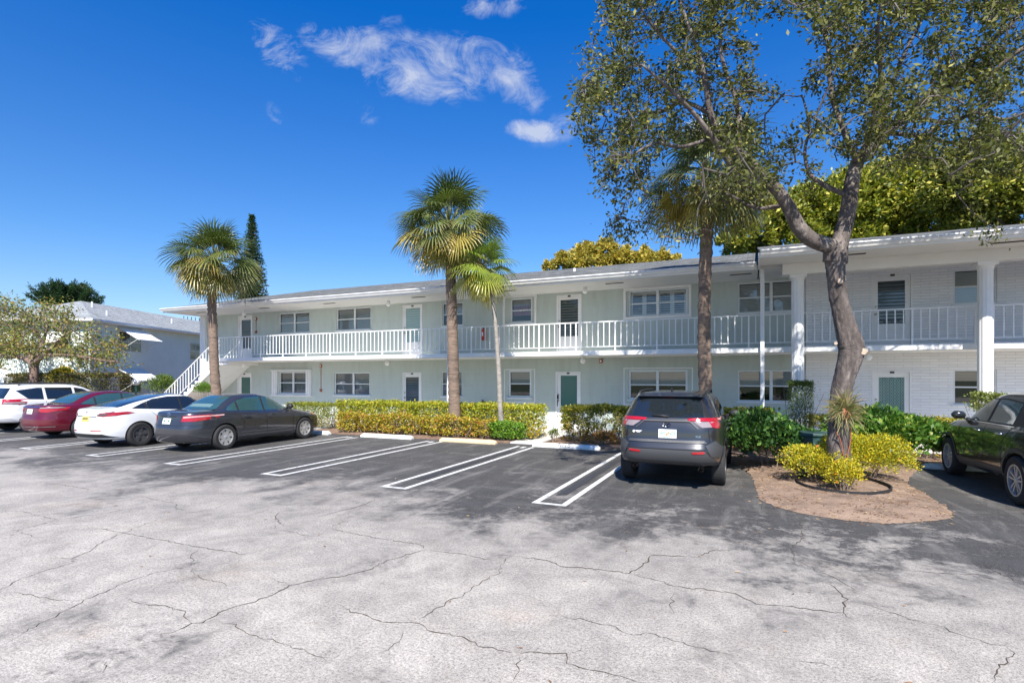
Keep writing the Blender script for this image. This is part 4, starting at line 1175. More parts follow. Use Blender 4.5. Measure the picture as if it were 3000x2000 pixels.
rng = np.random.default_rng(11)
def in_poly(x, y, poly):
    c = False; n = len(poly)
    for i in range(n):
        x1, y1 = poly[i]; x2, y2 = poly[(i + 1) % n]
        if (y1 > y) != (y2 > y) and x < (x2 - x1) * (y - y1) / (y2 - y1) + x1: c = not c
    return c
crown = [(1690, 330), (1710, 180), (1770, 60), (1800, -100), (1950, -330), (2300, -450), (2900, -450), (3300, -250), (3450, 250), (3300, 480), (3050, 530), (2860, 540), (2720, 520), (2600, 500), (2480, 460),
         (2400, 560), (2300, 520), (2230, 590), (2130, 620), (2040, 650), (1960, 600), (1900, 640), (1850, 600), (1790, 560), (1740, 430)]
gaps = [((2050, 570), 150, .72), ((2310, 170), 110, .92), ((2330, 340), 95, .8), ((2440, 620), 70, .9), ((2395, 420), 45, .6), ((2150, 700), 80, .8), ((2225, 60), 85, .8), ((2700, 180), 60, .5), ((1900, 190), 50, .5), ((2420, 480), 70, .7), ((2520, 250), 45, .5), ((1980, 480), 50, .3), ((2640, 500), 40, .6), ((2320, 560), 60, .7)]
T = []
skn = np.array([tuple(p) for p in skel])
while len(T) < 800:
    x, y = rng.uniform(1680, 3450), rng.uniform(-450, 660)
    if not in_poly(x, y, crown): continue
    if any(math.hypot(x - g[0][0], y - g[0][1]) < g[1] and rng.random() < g[2] for g in gaps): continue
    Dd = 9.4 + rng.normal() * 1.15
    if x > 2950 and rng.random() < .5: continue
    if y < -150 and rng.random() < .45: continue
    T.append(tuple(PD(x, y, min(max(Dd, 6.9), 12.2))))
# twigs hanging down at the left side
for (x, y) in [(1745, 480), (1760, 560), (1800, 640), (1790, 690), (1850, 690), (1905, 655), (1720, 400), (1700, 350), (1830, 600), (1900, 590), (2890, 700), (2900, 660), (1930, 690), (2040, 700)]:
    T.append(tuple(PD(x, y, 8.8 + rng.random())))
tubes, tw = grow(skel, T, rng)
mbt = MB()
for pts, r_ in tubes: mbt.tube(pts, r_, 5, cap=False)
LP, LD = [], []
for pts, d in tw:
    pts = np.array([np.array(p) for p in pts]); n = int(rng.integers(55, 110))
    t = rng.beta(2.4, 1.0, n)[:, None]
    c = pts[1] * (1 - t) ** 2 + 2 * pts[2] * t * (1 - t) + pts[3] * t * t
    c = c + rng.normal(size=(n, 3)) * .105 * np.array([1, 1, .9])
    LP.append(c); LD.append(np.tile(d, (n, 1)) + np.array([0, 0, -.15]))
    # fine side twigs
    for k in range(4):
        a = c[rng.integers(n)]; base = pts[2] * .5 + pts[3] * .5; mbt.tube([base, (base + a) / 2 + rng.normal(size=3) * .03, a], [.006, .004, .0025], 3, cap=False)
rel(mbt.build('twigs', m_twig, None, fix=False), tk)
LP = np.concatenate(LP); LD = np.concatenate(LD)
rel(leaves('crown', m_leaf, LP, .086, rng, (.038, .05, .013), (.165, .17, .055), (.30, .27, .07), .07, aspect=.46, up=.35, D=LD, dvar=1.3), oak)

# ------------------------------------------------ sabal palms
def fan_palm(name, base_px, path, rad, nfr, crown_r, label, seed, m_tr, c0, c1, c2, fr_len=1.02, pet=1.12, nseg=27, thin=False, old=.35, segw=.040, tilt=(0, 0)):
    rng = np.random.default_rng(seed)
    pts, rr = spline(path, rad, 10)
    root = tree_obj(name, (path[0][0], path[0][1], 0), label, 'palm tree')
    mb = MB(); b0 = 0; n = 14
    mb.tube(pts, rr, n)
    for i in range(len(pts)):
        for k in range(n):
            v = Vector(mb.v[i * n + k]); c = Vector(pts[i]); s = 1 + rng.uniform(-.07, .07) + (.05 if i % 2 else -.04); mb.v[i * n + k] = tuple(c + (v - c) * s)
    tr = rel(mb.build('trunk', m_tr, None, smooth=True), root)
    top = Vector(pts[-1])
    # old boots / fibre under the crown
    mb = MB()
    for k in range(26 if not thin else 8):
        a = rng.uniform(0, 6.28); h = rng.uniform(-.75, .1) if not thin else rng.uniform(-.3, .1); r_ = rr[-1]
        p = top + Vector((math.cos(a) * r_ * .9, math.sin(a) * r_ * .9, h)); o = Vector((math.cos(a), math.sin(a), 1.0))
        mb.tube([p, p + o * .12, p + o * .2], [.035, .025, .008], 5)
    rel(mb.build('leaf_base', m_stem, None), tr)
    V = []; C = []; mp_ = MB()
    for f in range(nfr):
        u = (f + .5) / nfr
        el = R(86) - u ** .95 * R(86 + 54) + rng.normal() * .20      # young upright -> old hanging
        az = f * 2.39996 + rng.normal() * .2
        L = pet * rng.uniform(.85, 1.12) * (0.75 + .3 * math.sin(math.pi * min(1, u * 1.1)))
        d0 = Vector((math.cos(az) * math.cos(el), math.sin(az) * math.cos(el), math.sin(el)))
        sag = Vector((0, 0, -.18 - .25 * max(0, math.cos(el))))
        p0 = top + Vector((0, 0, .05)); p1 = p0 + d0 * L * .55; p2 = p0 + d0 * L + sag * L * .5
        mp_.tube([p0, p1, p2], [.02, .014, .010], 5)
        bd = (p2 - p1).normalized(); bd = (bd + Vector((0, 0, -.22))).normalized()
        sd = bd.cross(Vector((0, 0, 1)));
        if sd.length < .1: sd = Vector((1, 0, 0))
        sd.normalize(); nrm = sd.cross(bd).normalized()
        tw_ = rng.normal() * .6
        sd2 = sd * math.cos(tw_) + nrm * math.sin(tw_); nr2 = nrm * math.cos(tw_) - sd * math.sin(tw_)
        base = np.array(c0) * (1 - u) + np.array(c1) * u
        if u > 1 - old and rng.random() < .55: base = np.array(c2)
        base = base * rng.uniform(.8, 1.2)
        FL = fr_len * rng.uniform(.85, 1.12) * crown_r
        for s in range(nseg):
            a = (s / (nseg - 1) - .5) * R(228)
            dr = bd * math.cos(a) + sd2 * math.sin(a)
            # blade folds down along its midrib
            dr = (dr + nr2 * (.10 - .42 * abs(math.sin(a)) * .6)).normalized()
            l = FL * (1 - .32 * (abs(a) / R(114)) ** 2) * rng.uniform(.88, 1.06)
            wv = dr.cross(nr2).normalized() * segw * .5
            q0 = p2; q1 = q0 + dr * l * .5; dr2 = (dr + Vector((0, 0, -.20 - .30 * u))).normalized(); q2 = q1 + dr2 * l * .28
            dr3 = (dr2 + Vector((0, 0, -.50))).normalized(); q3 = q2 + dr3 * l * .24
            w = [.35, 1.0, .8, .08]; qs = [q0, q1, q2, q3]
            cc_ = base * rng.uniform(.65, 1.3)
            tipc = cc_ * .6 + np.array((.38, .29, .12)) * .4 if u > .45 else cc_
            cl = [cc_, cc_, cc_ * .5 + tipc * .5, tipc]
            for i in range(3):
                V += [qs[i] + wv * w[i], qs[i] - wv * w[i], qs[i + 1] - wv * w[i + 1], qs[i + 1] + wv * w[i + 1]]
                C += [(*cl[i], 1), (*cl[i], 1), (*cl[i + 1], 1), (*cl[i + 1], 1)]
    pe = rel(mp_.build('leaf_stalk', m_stalk, None, smooth=True), root)
    V = np.array([tuple(v) for v in V]); C = np.clip(np.array(C), 0, 1)
    cr = rel(fast_quads('crown', m_frond, V, C), root)
    return root
m_stalk = mat('leaf_stalk', (.24, .26, .08), .6, var=.2)
m_frond = leaf_mat('frond', .38, .22, .55)
def px_path(pxs, Y): return [PY(a, b, Y) for a, b in pxs]
g1, g2, g3 = (.055, .09, .022), (.155, .175, .042), (.36, .29, .07)
def palm_path(pxs, Y, gx):
    p = px_path(pxs, Y); b = Vector((PY(gx, 1200, Y).x, Y, 0)); return [b] + p
fan_palm('palm_tree', None, palm_path([(633, 1150), (628, 1080), (624, 980), (621, 900), (622, 860), (629, 768)], 15.2, 638), [.19, .185, .175, .165, .165, .17, .17], 74, 1.0,
         'thick trunked fan palm nearest the stair at the left, behind the dark sedan', 21, m_palm, g1, g2, g3)
fan_palm('palm_tree', None, palm_path([(1331, 1180), (1328, 1080), (1325, 960), (1322, 850), (1318, 760), (1315, 668)], 15.2, 1336), [.20, .19, .175, .17, .165, .16, .16], 80, .98,
         'tall fan palm rising from the hedge in front of the middle of the building', 22, m_palm, g1, (.20, .22, .075), g3)
fan_palm('palm_tree', None, palm_path([(1466, 1200), (1462, 1100), (1452, 950), (1440, 870), (1426, 830), (1412, 790)], 15.05, 1474), [.085, .08, .072, .062, .056, .05, .045], 24, .78,
         'slender young palm with bright yellow green fronds and thin leaning pale trunk', 23, m_palm2, (.12, .20, .03), (.29, .32, .04), (.42, .38, .05), pet=.66, nseg=26, thin=True, old=.2, segw=.040)
fan_palm('palm_tree', None, palm_path([(2066, 1140), (2063, 1000), (2064, 850), (2070, 700), (2074, 590), (2078, 525)], 15.3, 2066), [.18, .17, .165, .16, .165, .165, .16], 74, 1.0,
         'fan palm behind the grey SUV with its crown tangled in the big tree', 24, m_palm, (.07, .105, .045), (.13, .155, .06), g3)

# ------------------------------------------------ hedges
def hedge(x0, x1, y0, y1, h, n, label, seed, c0, c1, c2, p2=.2, size=.055, name='hedge', stems=None, dens_in=.25, z0=.12, rough=.06, cat='hedge', group=None, c_low=None, holes=0, aspect=.55):
    rng = np.random.default_rng(seed); root = tree_obj(name, ((x0 + x1) / 2, (y0 + y1) / 2, 0), label, cat, group)
    u = rng.random((n, 3)); P = np.empty((n, 3)); kind = rng.random(n)
    P[:, 0] = x0 + (x1 - x0) * u[:, 0]; P[:, 1] = y0 + (y1 - y0) * u[:, 1]; P[:, 2] = z0 + (h - z0) * u[:, 2] ** .85
    # push most leaves to the shell
    f = kind < .42; P[f, 1] = y0 + np.abs(rng.normal(size=f.sum())) * .09
    f = (kind >= .42) & (kind < .68); P[f, 2] = h - np.abs(rng.normal(size=f.sum())) * .06
    f = (kind >= .68) & (kind < .74); P[f, 0] = np.where(rng.random(f.sum()) < .5, x0, x1) + rng.normal(size=f.sum()) * .06
    # lumpy surface
    k = np.stack([np.sin(P[:, 0] * 3.1 + seed), np.sin(P[:, 0] * 7.3 + P[:, 2] * 5), np.sin(P[:, 0] * 13.7 + P[:, 2] * 9 + 2)], 1) @ np.array([.5, .3, .25])
    P[:, 1] -= k * rough * 1.2; P[:, 2] += k * rough * .5 * (P[:, 2] > h * .6)
    P += rng.normal(size=(n, 3)) * .02
    if holes:
        for _ in range(holes):
            c = np.array([rng.uniform(x0, x1), rng.uniform(z0, h * .8)]); r_ = rng.uniform(.05, .13)
            keep = np.hypot(P[:, 0] - c[0], (P[:, 2] - c[1])) > r_; P = P[keep]
    n = len(P)
    cr = leaves('foliage', m_leafg, P, size, rng, c0, c1, c2, p2, aspect=aspect, up=.6, dvar=1.5)
    if c_low is not None:
        me = cr.data; a = me.color_attributes['Col']; C = np.empty(len(a.data) * 4, np.float32); a.data.foreach_get('color', C); C = C.reshape(-1, 4, 4)
        pr = np.clip((.62 * h - P[:, 2]) / (.5 * h) + rng.normal(size=n) * .25, 0, 1); sel = rng.random(n) < pr * .75
        C[sel, :, :3] = (np.array(c_low) * rng.uniform(.6, 1.4, (n, 1)))[sel][:, None, :]
        a.data.foreach_set('color', C.ravel())
    rel(cr, root)
    mb = MB(); ns = stems or int((x1 - x0) * 9)
    for i in range(ns):
        x, y = rng.uniform(x0 + .05, x1 - .05), rng.uniform(y0 + .1, y1 - .1)
        p = Vector((x, y, 0)); q_ = p + Vector((rng.normal() * .12, rng.normal() * .1, h * .45)); r2 = q_ + Vector((rng.normal() * .15, rng.normal() * .1, h * .4))
        mb.tube([p, q_, r2], [.014, .009, .004], 5)
    rel(mb.build('stems', m_stem, None, fix=False), root)
    return root
hy0, hy1 = 15.05, 16.2
hedge(XY(838, 15.4), XY(966, 15.4), 15.3, 16.3, .95, 9000, 'clipped yellow green hedge behind the nose of the dark sedan', 31, (.10, .14, .02), (.22, .25, .03), (.36, .32, .04), .25, c_low=(.22, .15, .03))
hedge(XY(992, 15.2), XY(1562, 15.2), 15.15, 16.3, 1.06, 40000, 'long clipped hedge of green and yellow leaves behind the middle palm', 32, (.15, .19, .015), (.33, .36, .03), (.50, .42, .04), .3, c_low=(.50, .33, .03), rough=.12, size=.065)
hedge(XY(1645, 15.2), XY(2262, 15.2), 15.15, 16.1, 1.08, 34000, 'clipped olive green hedge right of the entry path, behind the grey SUV', 33, (.10, .125, .02), (.25, .26, .03), (.42, .34, .04), .22, c_low=(.34, .18, .04), holes=60, rough=.10, size=.065)
hedge(XY(2372, 15.1), XY(2850, 15.1), 15.1, 15.75, .98, 15000, 'low yellow leaved hedge behind the island, left of the dark SUV', 34, (.15, .17, .02), (.33, .30, .04), (.45, .36, .05), .25, c_low=(.42, .30, .04), holes=110, dens_in=.1)
# croton row in front of the long hedge
hedge(XY(1000, 14.8), XY(1440, 14.8), 14.75, 15.2, .66, 9500, 'row of low orange and yellow croton shrubs in front of the long hedge', 35, (.22, .22, .03), (.48, .38, .04), (.50, .20, .05), .14, size=.07, rough=.26, cat='shrub', name='croton_shrub')
hedge(XY(1440, 14.8), XY(1530, 14.8), 14.75, 15.3, .55, 2600, 'bright green leafy shrub at the foot of the slender palm', 36, (.08, .19, .02), (.16, .30, .03), size=.075, c2=(.25, .35, .04), cat='shrub', name='shrub', rough=.12)
# tall clipped shrub in front of the column
hedge(XY(2312, 15.0), XY(2380, 15.0), 14.8, 15.25, 1.83, 7500, 'tall narrow clipped shrub in front of the first fluted column', 37, (.04, .08, .015), (.09, .14, .025), (.20, .22, .04), .12, size=.035, z0=.45, cat='shrub', name='column_shrub', stems=7, rough=.03)
p = XY(2920, 16.4); hedge(p - .45, p + .45, 16.3, 16.6, 1.55, 2400, 'small loose green shrub at the foot of the right fluted column', 38, (.12, .16, .04), (.22, .26, .07), (.3, .3, .1), .2, size=.06, z0=1.15, cat='shrub', name='shrub', stems=8, rough=.1)
# left end hedges behind the cars
hedge(-38, XY(345, 16.5), 16.0, 17.2, 2.1, 26000, 'tall brownish green clipped hedge behind the white SUV and the red sedan', 39, (.10, .11, .04), (.19, .19, .07), (.24, .17, .08), .3, size=.085, rough=.1)
hedge(-26.0, -23.4, 19.6, 20.6, 1.1, 1500, 'low dark shrub behind the stair railing', 40, (.04, .08, .02), (.10, .16, .03), (.2, .25, .05), .2, size=.10, cat='shrub', name='shrub')

def blob_leaves(c, r, n, rng, shell=.75, flat=1.0):
    d = unit(rng.normal(size=(n, 3))); d[:, 2] = np.where(d[:, 2] < -.35, -d[:, 2], d[:, 2])
    rad = shell + (1 - shell) * rng.random(n) ** .6 + rng.normal(size=n) * .06
    return np.array(c) + d * rad[:, None] * np.array(r)

def shrub(name, c, r, n, size, label, seed, c0, c1, c2=None, p2=.15, mlt=None, cat='shrub', aspect=.5, stems=8, group=None, up=.5, flowers=0):
    rng = np.random.default_rng(seed); root = tree_obj(name, (c[0], c[1], 0), label, cat, group)
    P = []
    for k in range(9):
        a = rng.uniform(0, 6.28); o = rng.uniform(.15, .6)
        cc_ = (c[0] + math.cos(a) * r[0] * o, c[1] + math.sin(a) * r[1] * o, c[2] + rng.uniform(-.2, .2) * r[2])
        P.append(blob_leaves(cc_, [x * rng.uniform(.45, .7) for x in r], n // 9, rng))
    P = np.concatenate(P); P[:, 2] = np.maximum(P[:, 2], .07)
    D = P - np.array([c[0], c[1], c[2] - r[2] * .8])
    f = rel(leaves('foliage', m_leafg, P, size, rng, c0, c1, c2, p2, aspect=aspect, up=up, D=D, dvar=.9), root)
    mb = MB()
    for i in range(stems):
        a = rng.uniform(0, 6.28); e = Vector((c[0] + math.cos(a) * r[0] * .6, c[1] + math.sin(a) * r[1] * .6, c[2] + r[2] * .2)); b = Vector((c[0] + math.cos(a) * r[0] * .2, c[1] + math.sin(a) * r[1] * .2, 0.02))
        mb.tube([b, (b + e) / 2 + Vector((0, 0, .05)), e], [.012, .009, .004], 5)
    rel(mb.build('stems', m_stem, None), root)
    if flowers:
        k = rng.integers(0, len(P), flowers)
        rel(leaves('flower', m_leaf, P[k] + np.array([0, 0, .02]), .05, rng, (.62, .13, .03), (.6, .22, .05), aspect=.9, up=1.5), root)
    return root
# yellow ring around the trunk: left and right clumps
gc = G(2462, 1430)
c1_ = G(2395, 1425); shrub('yellow_shrub', (c1_.x + .08, c1_.y, .36), (.66, .52, .50), 7500, .042, 'low yellow leaved shrub left of the big trunk inside the black edging ring', 51, (.36, .31, .02), (.58, .48, .03), (.20, .25, .03), .28, flowers=14)
c1_ = G(2470, 1452); shrub('yellow_shrub', (c1_.x, c1_.y, .30), (.36, .24, .38), 2600, .042, 'small yellow leaved shrub right in front of the big trunk', 52, (.40, .33, .02), (.58, .48, .03), (.22, .25, .03), .2, flowers=6)
c1_ = G(2570, 1415); shrub('yellow_shrub', (c1_.x - .22, c1_.y + .02, .42), (.76, .62, .60), 14000, .042, 'broad rounded yellow leaved shrub right of the big trunk', 53, (.36, .32, .02), (.60, .50, .03), (.20, .26, .03), .28, flowers=18)
# dark glossy bushes
c1_ = G(2262, 1385); shrub('green_shrub', (c1_.x, c1_.y + .25, .55), (1.1, .9, .80), 7500, .095, 'dark glossy broad leaved bush between the grey SUV and the utility box', 54, (.025, .075, .018), (.06, .14, .03), (.16, .28, .05), .1, aspect=.55)
c1_ = G(2600, 1362); shrub('green_shrub', (c1_.x, c1_.y + .3, .58), (1.15, .85, .78), 7500, .11, 'bright green broad leaved bush behind the yellow shrub, right of the trunk', 55, (.05, .13, .02), (.12, .235, .035), (.27, .34, .06), .12, aspect=.6)
c1_ = G(2395, 1370); shrub('green_shrub', (c1_.x - .1, c1_.y + .2, .40), (.4, .35, .5), 1900, .09, 'small upright green bush beside the trunk in front of the utility box', 56, (.04, .12, .02), (.10, .22, .03), (.22, .33, .05), .1, aspect=.55)
c1_ = G(1615, 1300); shrub('sparse_shrub', (c1_.x, c1_.y + .2, .24), (.22, .2, .22), 200, .06, 'tiny sparse shrub at the edge of the entry path', 57, (.08, .13, .03), (.16, .20, .05), aspect=.5)
c1_ = G(1770, 1312); shrub('orange_shrub', (c1_.x - .2, c1_.y + .45, .22), (.45, .2, .22), 700, .11, 'small orange and bronze leaved plant left of the grey SUV by the hedge foot', 58, (.35, .16, .05), (.50, .26, .08), (.2, .14, .05), .3, aspect=.3)
# round bush and fern by the stair
c1_ = PY(597, 1150, 17.0); shrub('round_bush', (c1_.x, 17.0, 1.35), (.42, .4, .42), 2600, .08, 'round bright green bush under the stair', 59, (.05, .13, .02), (.13, .24, .03), (.25, .35, .05), .15, aspect=.25)
c1_ = PY(355, 1110, 19.5); shrub('croton_bush', (c1_.x, 16.6, 1.9), (.9, .6, .75), 2400, .17, 'yellow and orange big leaved croton bush left of the globe lamp', 60, (.40, .30, .03), (.55, .42, .05), (.12, .16, .03), .3, aspect=.45)
c1_ = PY(470, 1120, 21); shrub('cycad_bush', (c1_.x, 21, 1.2), (1.0, .8, 1.0), 1500, .30, 'spiky dark green bush behind the foot of the stair railing', 61, (.05, .10, .02), (.12, .20, .04), (.25, .28, .05), .15, aspect=.10)
# edging ring
q = MB(); rg = [Vector((1.40 + .70 * math.cos(R(t)) * (1 + .04 * math.sin(t)), 10.93 + .88 * math.sin(R(t)), 0)) for t in range(0, 360, 24)]
rgs = smooth_closed(rg, 5)
n = len(rgs); vs = []
for p in rgs:
    c = sum(rg, Vector()) / len(rg); o = (p - c).normalized() * .02
    vs += [(p.x, p.y, .02), (p.x, p.y, .13), (p.x + o.x, p.y + o.y, .13), (p.x + o.x, p.y + o.y, .02)]
fs = []
for i in range(n):
    j = (i + 1) % n
    for k in range(4): fs.append((i * 4 + k, j * 4 + k, j * 4 + (k + 1) % 4, i * 4 + (k + 1) % 4))
q.add(vs, fs); tag(q.build('garden_edging', m_black, None), 'black plastic edging ring around the yellow shrubs', 'edging')

# spiky air plant on the trunk
rng = np.random.default_rng(71)
ap = tree_obj('air_plant', (0, 0, 0), 'spiky brown and green air plant tied to the big trunk', 'air plant')
apc = PD(2475, 1205, D0 - .22); ap.location = apc
V = []; C = []
for i in range(210):
    d = Vector(rng.normal(size=3)); d.y = -abs(d.y) * .7; d.normalize()
    if d.z < -.3 and rng.random() < .4: d.z = -d.z
    L = rng.uniform(.22, .50); w = .008; s = d.cross(Vector((0, 1, 0.1))).normalized()
    q0 = apc + Vector((rng.normal() * .05, 0, rng.normal() * .05)); q1 = q0 + d * L * .5; q2 = q1 + (d + Vector((0, 0, -.5))).normalized() * L * .5
    c = np.array((.33, .26, .14)) if rng.random() < .55 else np.array((.20, .22, .09)); c = (*(c * rng.uniform(.7, 1.3)), 1)
    V += [q0 + s * w, q0 - s * w, q1 - s * w, q1 + s * w, q1 + s * w, q1 - s * w, q2 - s * .001, q2 + s * .001]; C += [c] * 8
rel(fast_quads('spikes', m_leaf, np.array([tuple(v) for v in V]), np.array(C)), ap)
q = MB(); q.lathe([(.03, -.16), (.075, -.1), (.085, -.02), (.05, .05)], 10, tuple(apc)); rel(q.build('root_clump', m_rust, None, smooth=True), ap)

# ------------------------------------------------ small tree behind the white SUV
def small_tree():
    rng = np.random.default_rng(81)
    Y = 15.6; base = PY(98, 1200, Y); base.z = 0
    root = tree_obj('small_tree', base, 'low spreading tree with crooked branches and olive leaves at the far left', 'tree')
    mb = MB(); sk = []
    def L(pxs, ys, r_):
        P_ = [PY(a, b, Y + y) for (a, b), y in zip(pxs, ys)]; pts, rr = spline(P_, r_, 5); rough_tube(mb, pts, rr, 9, .06, len(sk)); sk.extend(pts[3:])
    pts, rr = spline([base, PY(99, 1110, Y), PY(101, 1060, Y)], [.24, .2, .2], 5); rough_tube(mb, pts, rr, 12, .06, 1)
    L([(101, 1065), (60, 1045), (20, 1045), (-40, 1030), (-120, 1010)], [0, -.2, -.6, -1, -1.3], [.16, .11, .09, .06, .03])
    L([(100, 1065), (85, 1035), (60, 1020), (30, 975), (10, 940)], [0, .2, .6, 1, 1.2], [.14, .10, .08, .05, .03])
    L([(102, 1065), (115, 1030), (125, 1000), (140, 950), (120, 910)], [0, .1, .3, .2, .1], [.15, .11, .09, .05, .03])
    L([(104, 1062), (130, 1043), (190, 1040), (240, 1045), (300, 1055), (350, 1060)], [0, -.2, -.6, -.9, -1, -1.2], [.14, .10, .075, .06, .04, .02])
    L([(125, 1043), (170, 1000), (210, 970), (250, 960), (290, 975)], [-.1, .3, .9, 1.2, 1.0], [.09, .07, .05, .035, .02])
    L([(125, 1000), (90, 960), (60, 920), (50, 890)], [.3, .1, -.3, -.5], [.06, .045, .03, .02])
    tk = rel(mb.build('trunk', mat('small_tree_bark', (.22, .15, .12), .95, var=.4, vscale=4, bump=.8), None, smooth=True), root)
    poly = [(-130, 900), (-60, 870), (0, 868), (50, 875), (100, 885), (160, 890), (210, 905), (215, 930), (275, 955), (290, 975), (340, 990), (360, 1020), (395, 1055), (340, 1075), (290, 1085), (250, 1075), (220, 1060), (210, 1040),
            (170, 1030), (130, 1035), (120, 1060), (80, 1050), (40, 1060), (0, 1075), (-60, 1070), (-150, 1060)]
    T = []
    while len(T) < 300:
        x, y = rng.uniform(-150, 400), rng.uniform(860, 1090)
        if in_poly(x, y, poly) and not (math.hypot(x - 160, y - 985) < 22): T.append(tuple(PY(x, y, Y + rng.normal() * 1.1)))
    tubes, tw = grow(sk, T, rng, .03); mt = MB()
    for p_, r_ in tubes: mt.tube(p_, [x * 1.2 for x in r_], 5, cap=False)
    rel(mt.build('twigs', m_twig, None, fix=False), tk)
    LP = []; 
    for p_, d in tw:
        p_ = np.array([np.array(v) for v in p_]); n = int(rng.integers(30, 62)); t = rng.beta(2.5, 1, n)[:, None]
        LP.append(p_[1] * (1 - t) + p_[3] * t + rng.normal(size=(n, 3)) * .22)
    rel(leaves('crown', m_leaf, np.concatenate(LP), .125, rng, (.10, .12, .025), (.24, .25, .06), (.30, .19, .07), .2, aspect=.6, up=.5), root)
small_tree()

# ------------------------------------------------ background trees
def big_crown(name, blobs, D, n, size, label, seed, c0, c1, c2, p2, trunk_px=None, mt=None, aspect=.5, cat='tree', shell=.8):
    rng = np.random.default_rng(seed)
    bx = np.mean([b[0] for b in blobs]); base = ray(bx, 1100) * (D / FPX); base.z = 0
    root = tree_obj(name, (base.x, base.y, 0), label, cat)
    P = []; Dn = []; mb = MB()
    tot = sum(b[2] ** 2 for b in blobs)
    for (x, y, r_) in blobs:
        c = PD(x, y, D + rng.normal() * r_ * D / FPX * .25); R_ = r_ * D / FPX
        k = int(n * r_ ** 2 / tot); 
        # clumps on the surface of the blob
        nc = max(6, int(k / 90)); d = unit(rng.normal(size=(nc, 3))); d[:, 2] = np.where(d[:, 2] < -.3, -d[:, 2], d[:, 2])
        cs = np.array(tuple(c)) + d * R_ * (shell + (1 - shell) * rng.random(nc))[:, None]
        idx = rng.integers(0, nc, k); cr = R_ * .20
        p = cs[idx] + rng.normal(size=(k, 3)) * cr * .55
        P.append(p); Dn.append(d[idx] + np.array([0, 0, .1]))
        b0 = Vector((base.x, base.y, max(0, c.z - R_ * 1.2)))
        mb.tube([b0, (b0 + c) / 2 + Vector((rng.normal() * .3, 0, 0)), c], [R_ * .08, R_ * .05, R_ * .02], 7)
    mb.tube([Vector((base.x, base.y, 0)), Vector((base.x, base.y, 4)), Vector((base.x, base.y, 7))], [.4, .33, .25], 10)
    rel(mb.build('trunk', m_bark, None, smooth=True), root)
    rel(leaves('crown', mt or m_leafg, np.concatenate(P), size, rng, c0, c1, c2, p2, aspect=aspect, up=.6, D=np.concatenate(Dn), dvar=1.2), root)
    return root
big_crown('mango_tree', [(2135, 735, 45), (2200, 705, 60), (2285, 665, 75), (2390, 640, 95), (2500, 620, 110), (2620, 600, 115), (2740, 640, 110), (2330, 740, 90), (2480, 730, 90), (2620, 700, 90), (2780, 620, 105)], 33, 80000, .30,
          'dense dark green and yellow leaved tree behind the right end of the roof', 91, (.09, .13, .02), (.23, .25, .035), (.46, .43, .08), .32)
big_crown('leafy_tree', [(2860, 560, 120), (2980, 600, 130), (3090, 560, 150), (2900, 660, 100), (3060, 500, 100)], 29, 52000, .27,
          'olive green tree with bright yellow tipped leaves behind the roof at the right edge', 92, (.09, .12, .022), (.23, .24, .04), (.46, .42, .09), .32)
big_crown('golden_tree', [(1615, 792, 28), (1655, 775, 34), (1720, 752, 42), (1775, 742, 36), (1830, 766, 40), (1880, 756, 30), (1930, 766, 30), (1980, 778, 28), (1800, 790, 60), (1900, 790, 50), (1700, 790, 50)], 42, 30000, .26,
          'golden orange tree crown showing above the middle of the roof', 93, (.42, .32, .05), (.55, .44, .10), (.24, .24, .06), .3, mt=m_leaf, shell=.5)
big_crown('far_tree', [(2135, 690, 20), (2160, 720, 30)], 40, 1500, .25, 'small bluish green tree top left of the dense green tree', 94, (.05, .09, .03), (.10, .15, .05), (.2, .25, .06), .1)

def norfolk(name, px, ptop, pbot, Wpx, D, label, seed, cone=True):
    rng = np.random.default_rng(seed); base = ray(px, 1100) * (D / FPX); base.z = 0
    ztop = CH + (HY - ptop) * D / FPX; zb = CH + (HY - pbot) * D / FPX; Wm = Wpx * D / FPX
    root = tree_obj(name, (base.x, base.y, 0), label, 'tree')
    mb = MB(); mb.tube([Vector((base.x, base.y, 0)), Vector((base.x, base.y, ztop))], [.35, .04], 8)
    P = []; Dn = []; nt = 32 if cone else 6
    for t in range(nt):
        u = t / nt; z = ztop - .2 - (ztop - zb) * u ** .95
        rad = Wm * (.03 + 1.05 * u ** .80) if cone else Wm * (.45 + .6 * u)
        nb_ = 7 if cone else 10
        for k in range(nb_):
            a = t * 1.1 + k * 2 * math.pi / nb_ + rng.normal() * .12; d = np.array([math.cos(a), math.sin(a), 0])
            up_ = .16 if cone else .42
            rr = rad * rng.uniform(.8, 1.1)
            m_ = max(5, int(rr / (.07 if cone else .05)))
            s = np.linspace(.12, 1, m_)
            c = np.array([base.x, base.y, z]) + d * (s * rr)[:, None] + np.array([0, 0, 1]) * (up_ * rr * (s ** 2) - .10 * rr * s)[:, None]
            mb.tube([c[0], c[m_ // 2], c[-1]], [.05, .035, .015], 4, cap=False)
            for _ in range(5 if cone else 7):
                P.append(c + rng.normal(size=c.shape) * (.055 if cone else .13)); Dn.append(np.tile(d + np.array([0, 0, .4]), (m_, 1)))
    rel(mb.build('trunk', m_bark, None, fix=False), root)
    rel(leaves('crown', m_leaf, np.concatenate(P), (.21 if cone else .26), rng, (.018, .045, .02), (.04, .085, .03), (.10, .10, .04), .06, aspect=.30, up=.3, D=np.concatenate(Dn), dvar=1.0), root)
norfolk('norfolk_pine', 738, 628, 930, 52, 42, 'dark conical pine behind the left palm and the roof end', 95)
norfolk('norfolk_pine', 198, 838, 905, 105, 62, 'dark tree with upturned tiered branches behind the light grey hip roof', 96, cone=False)

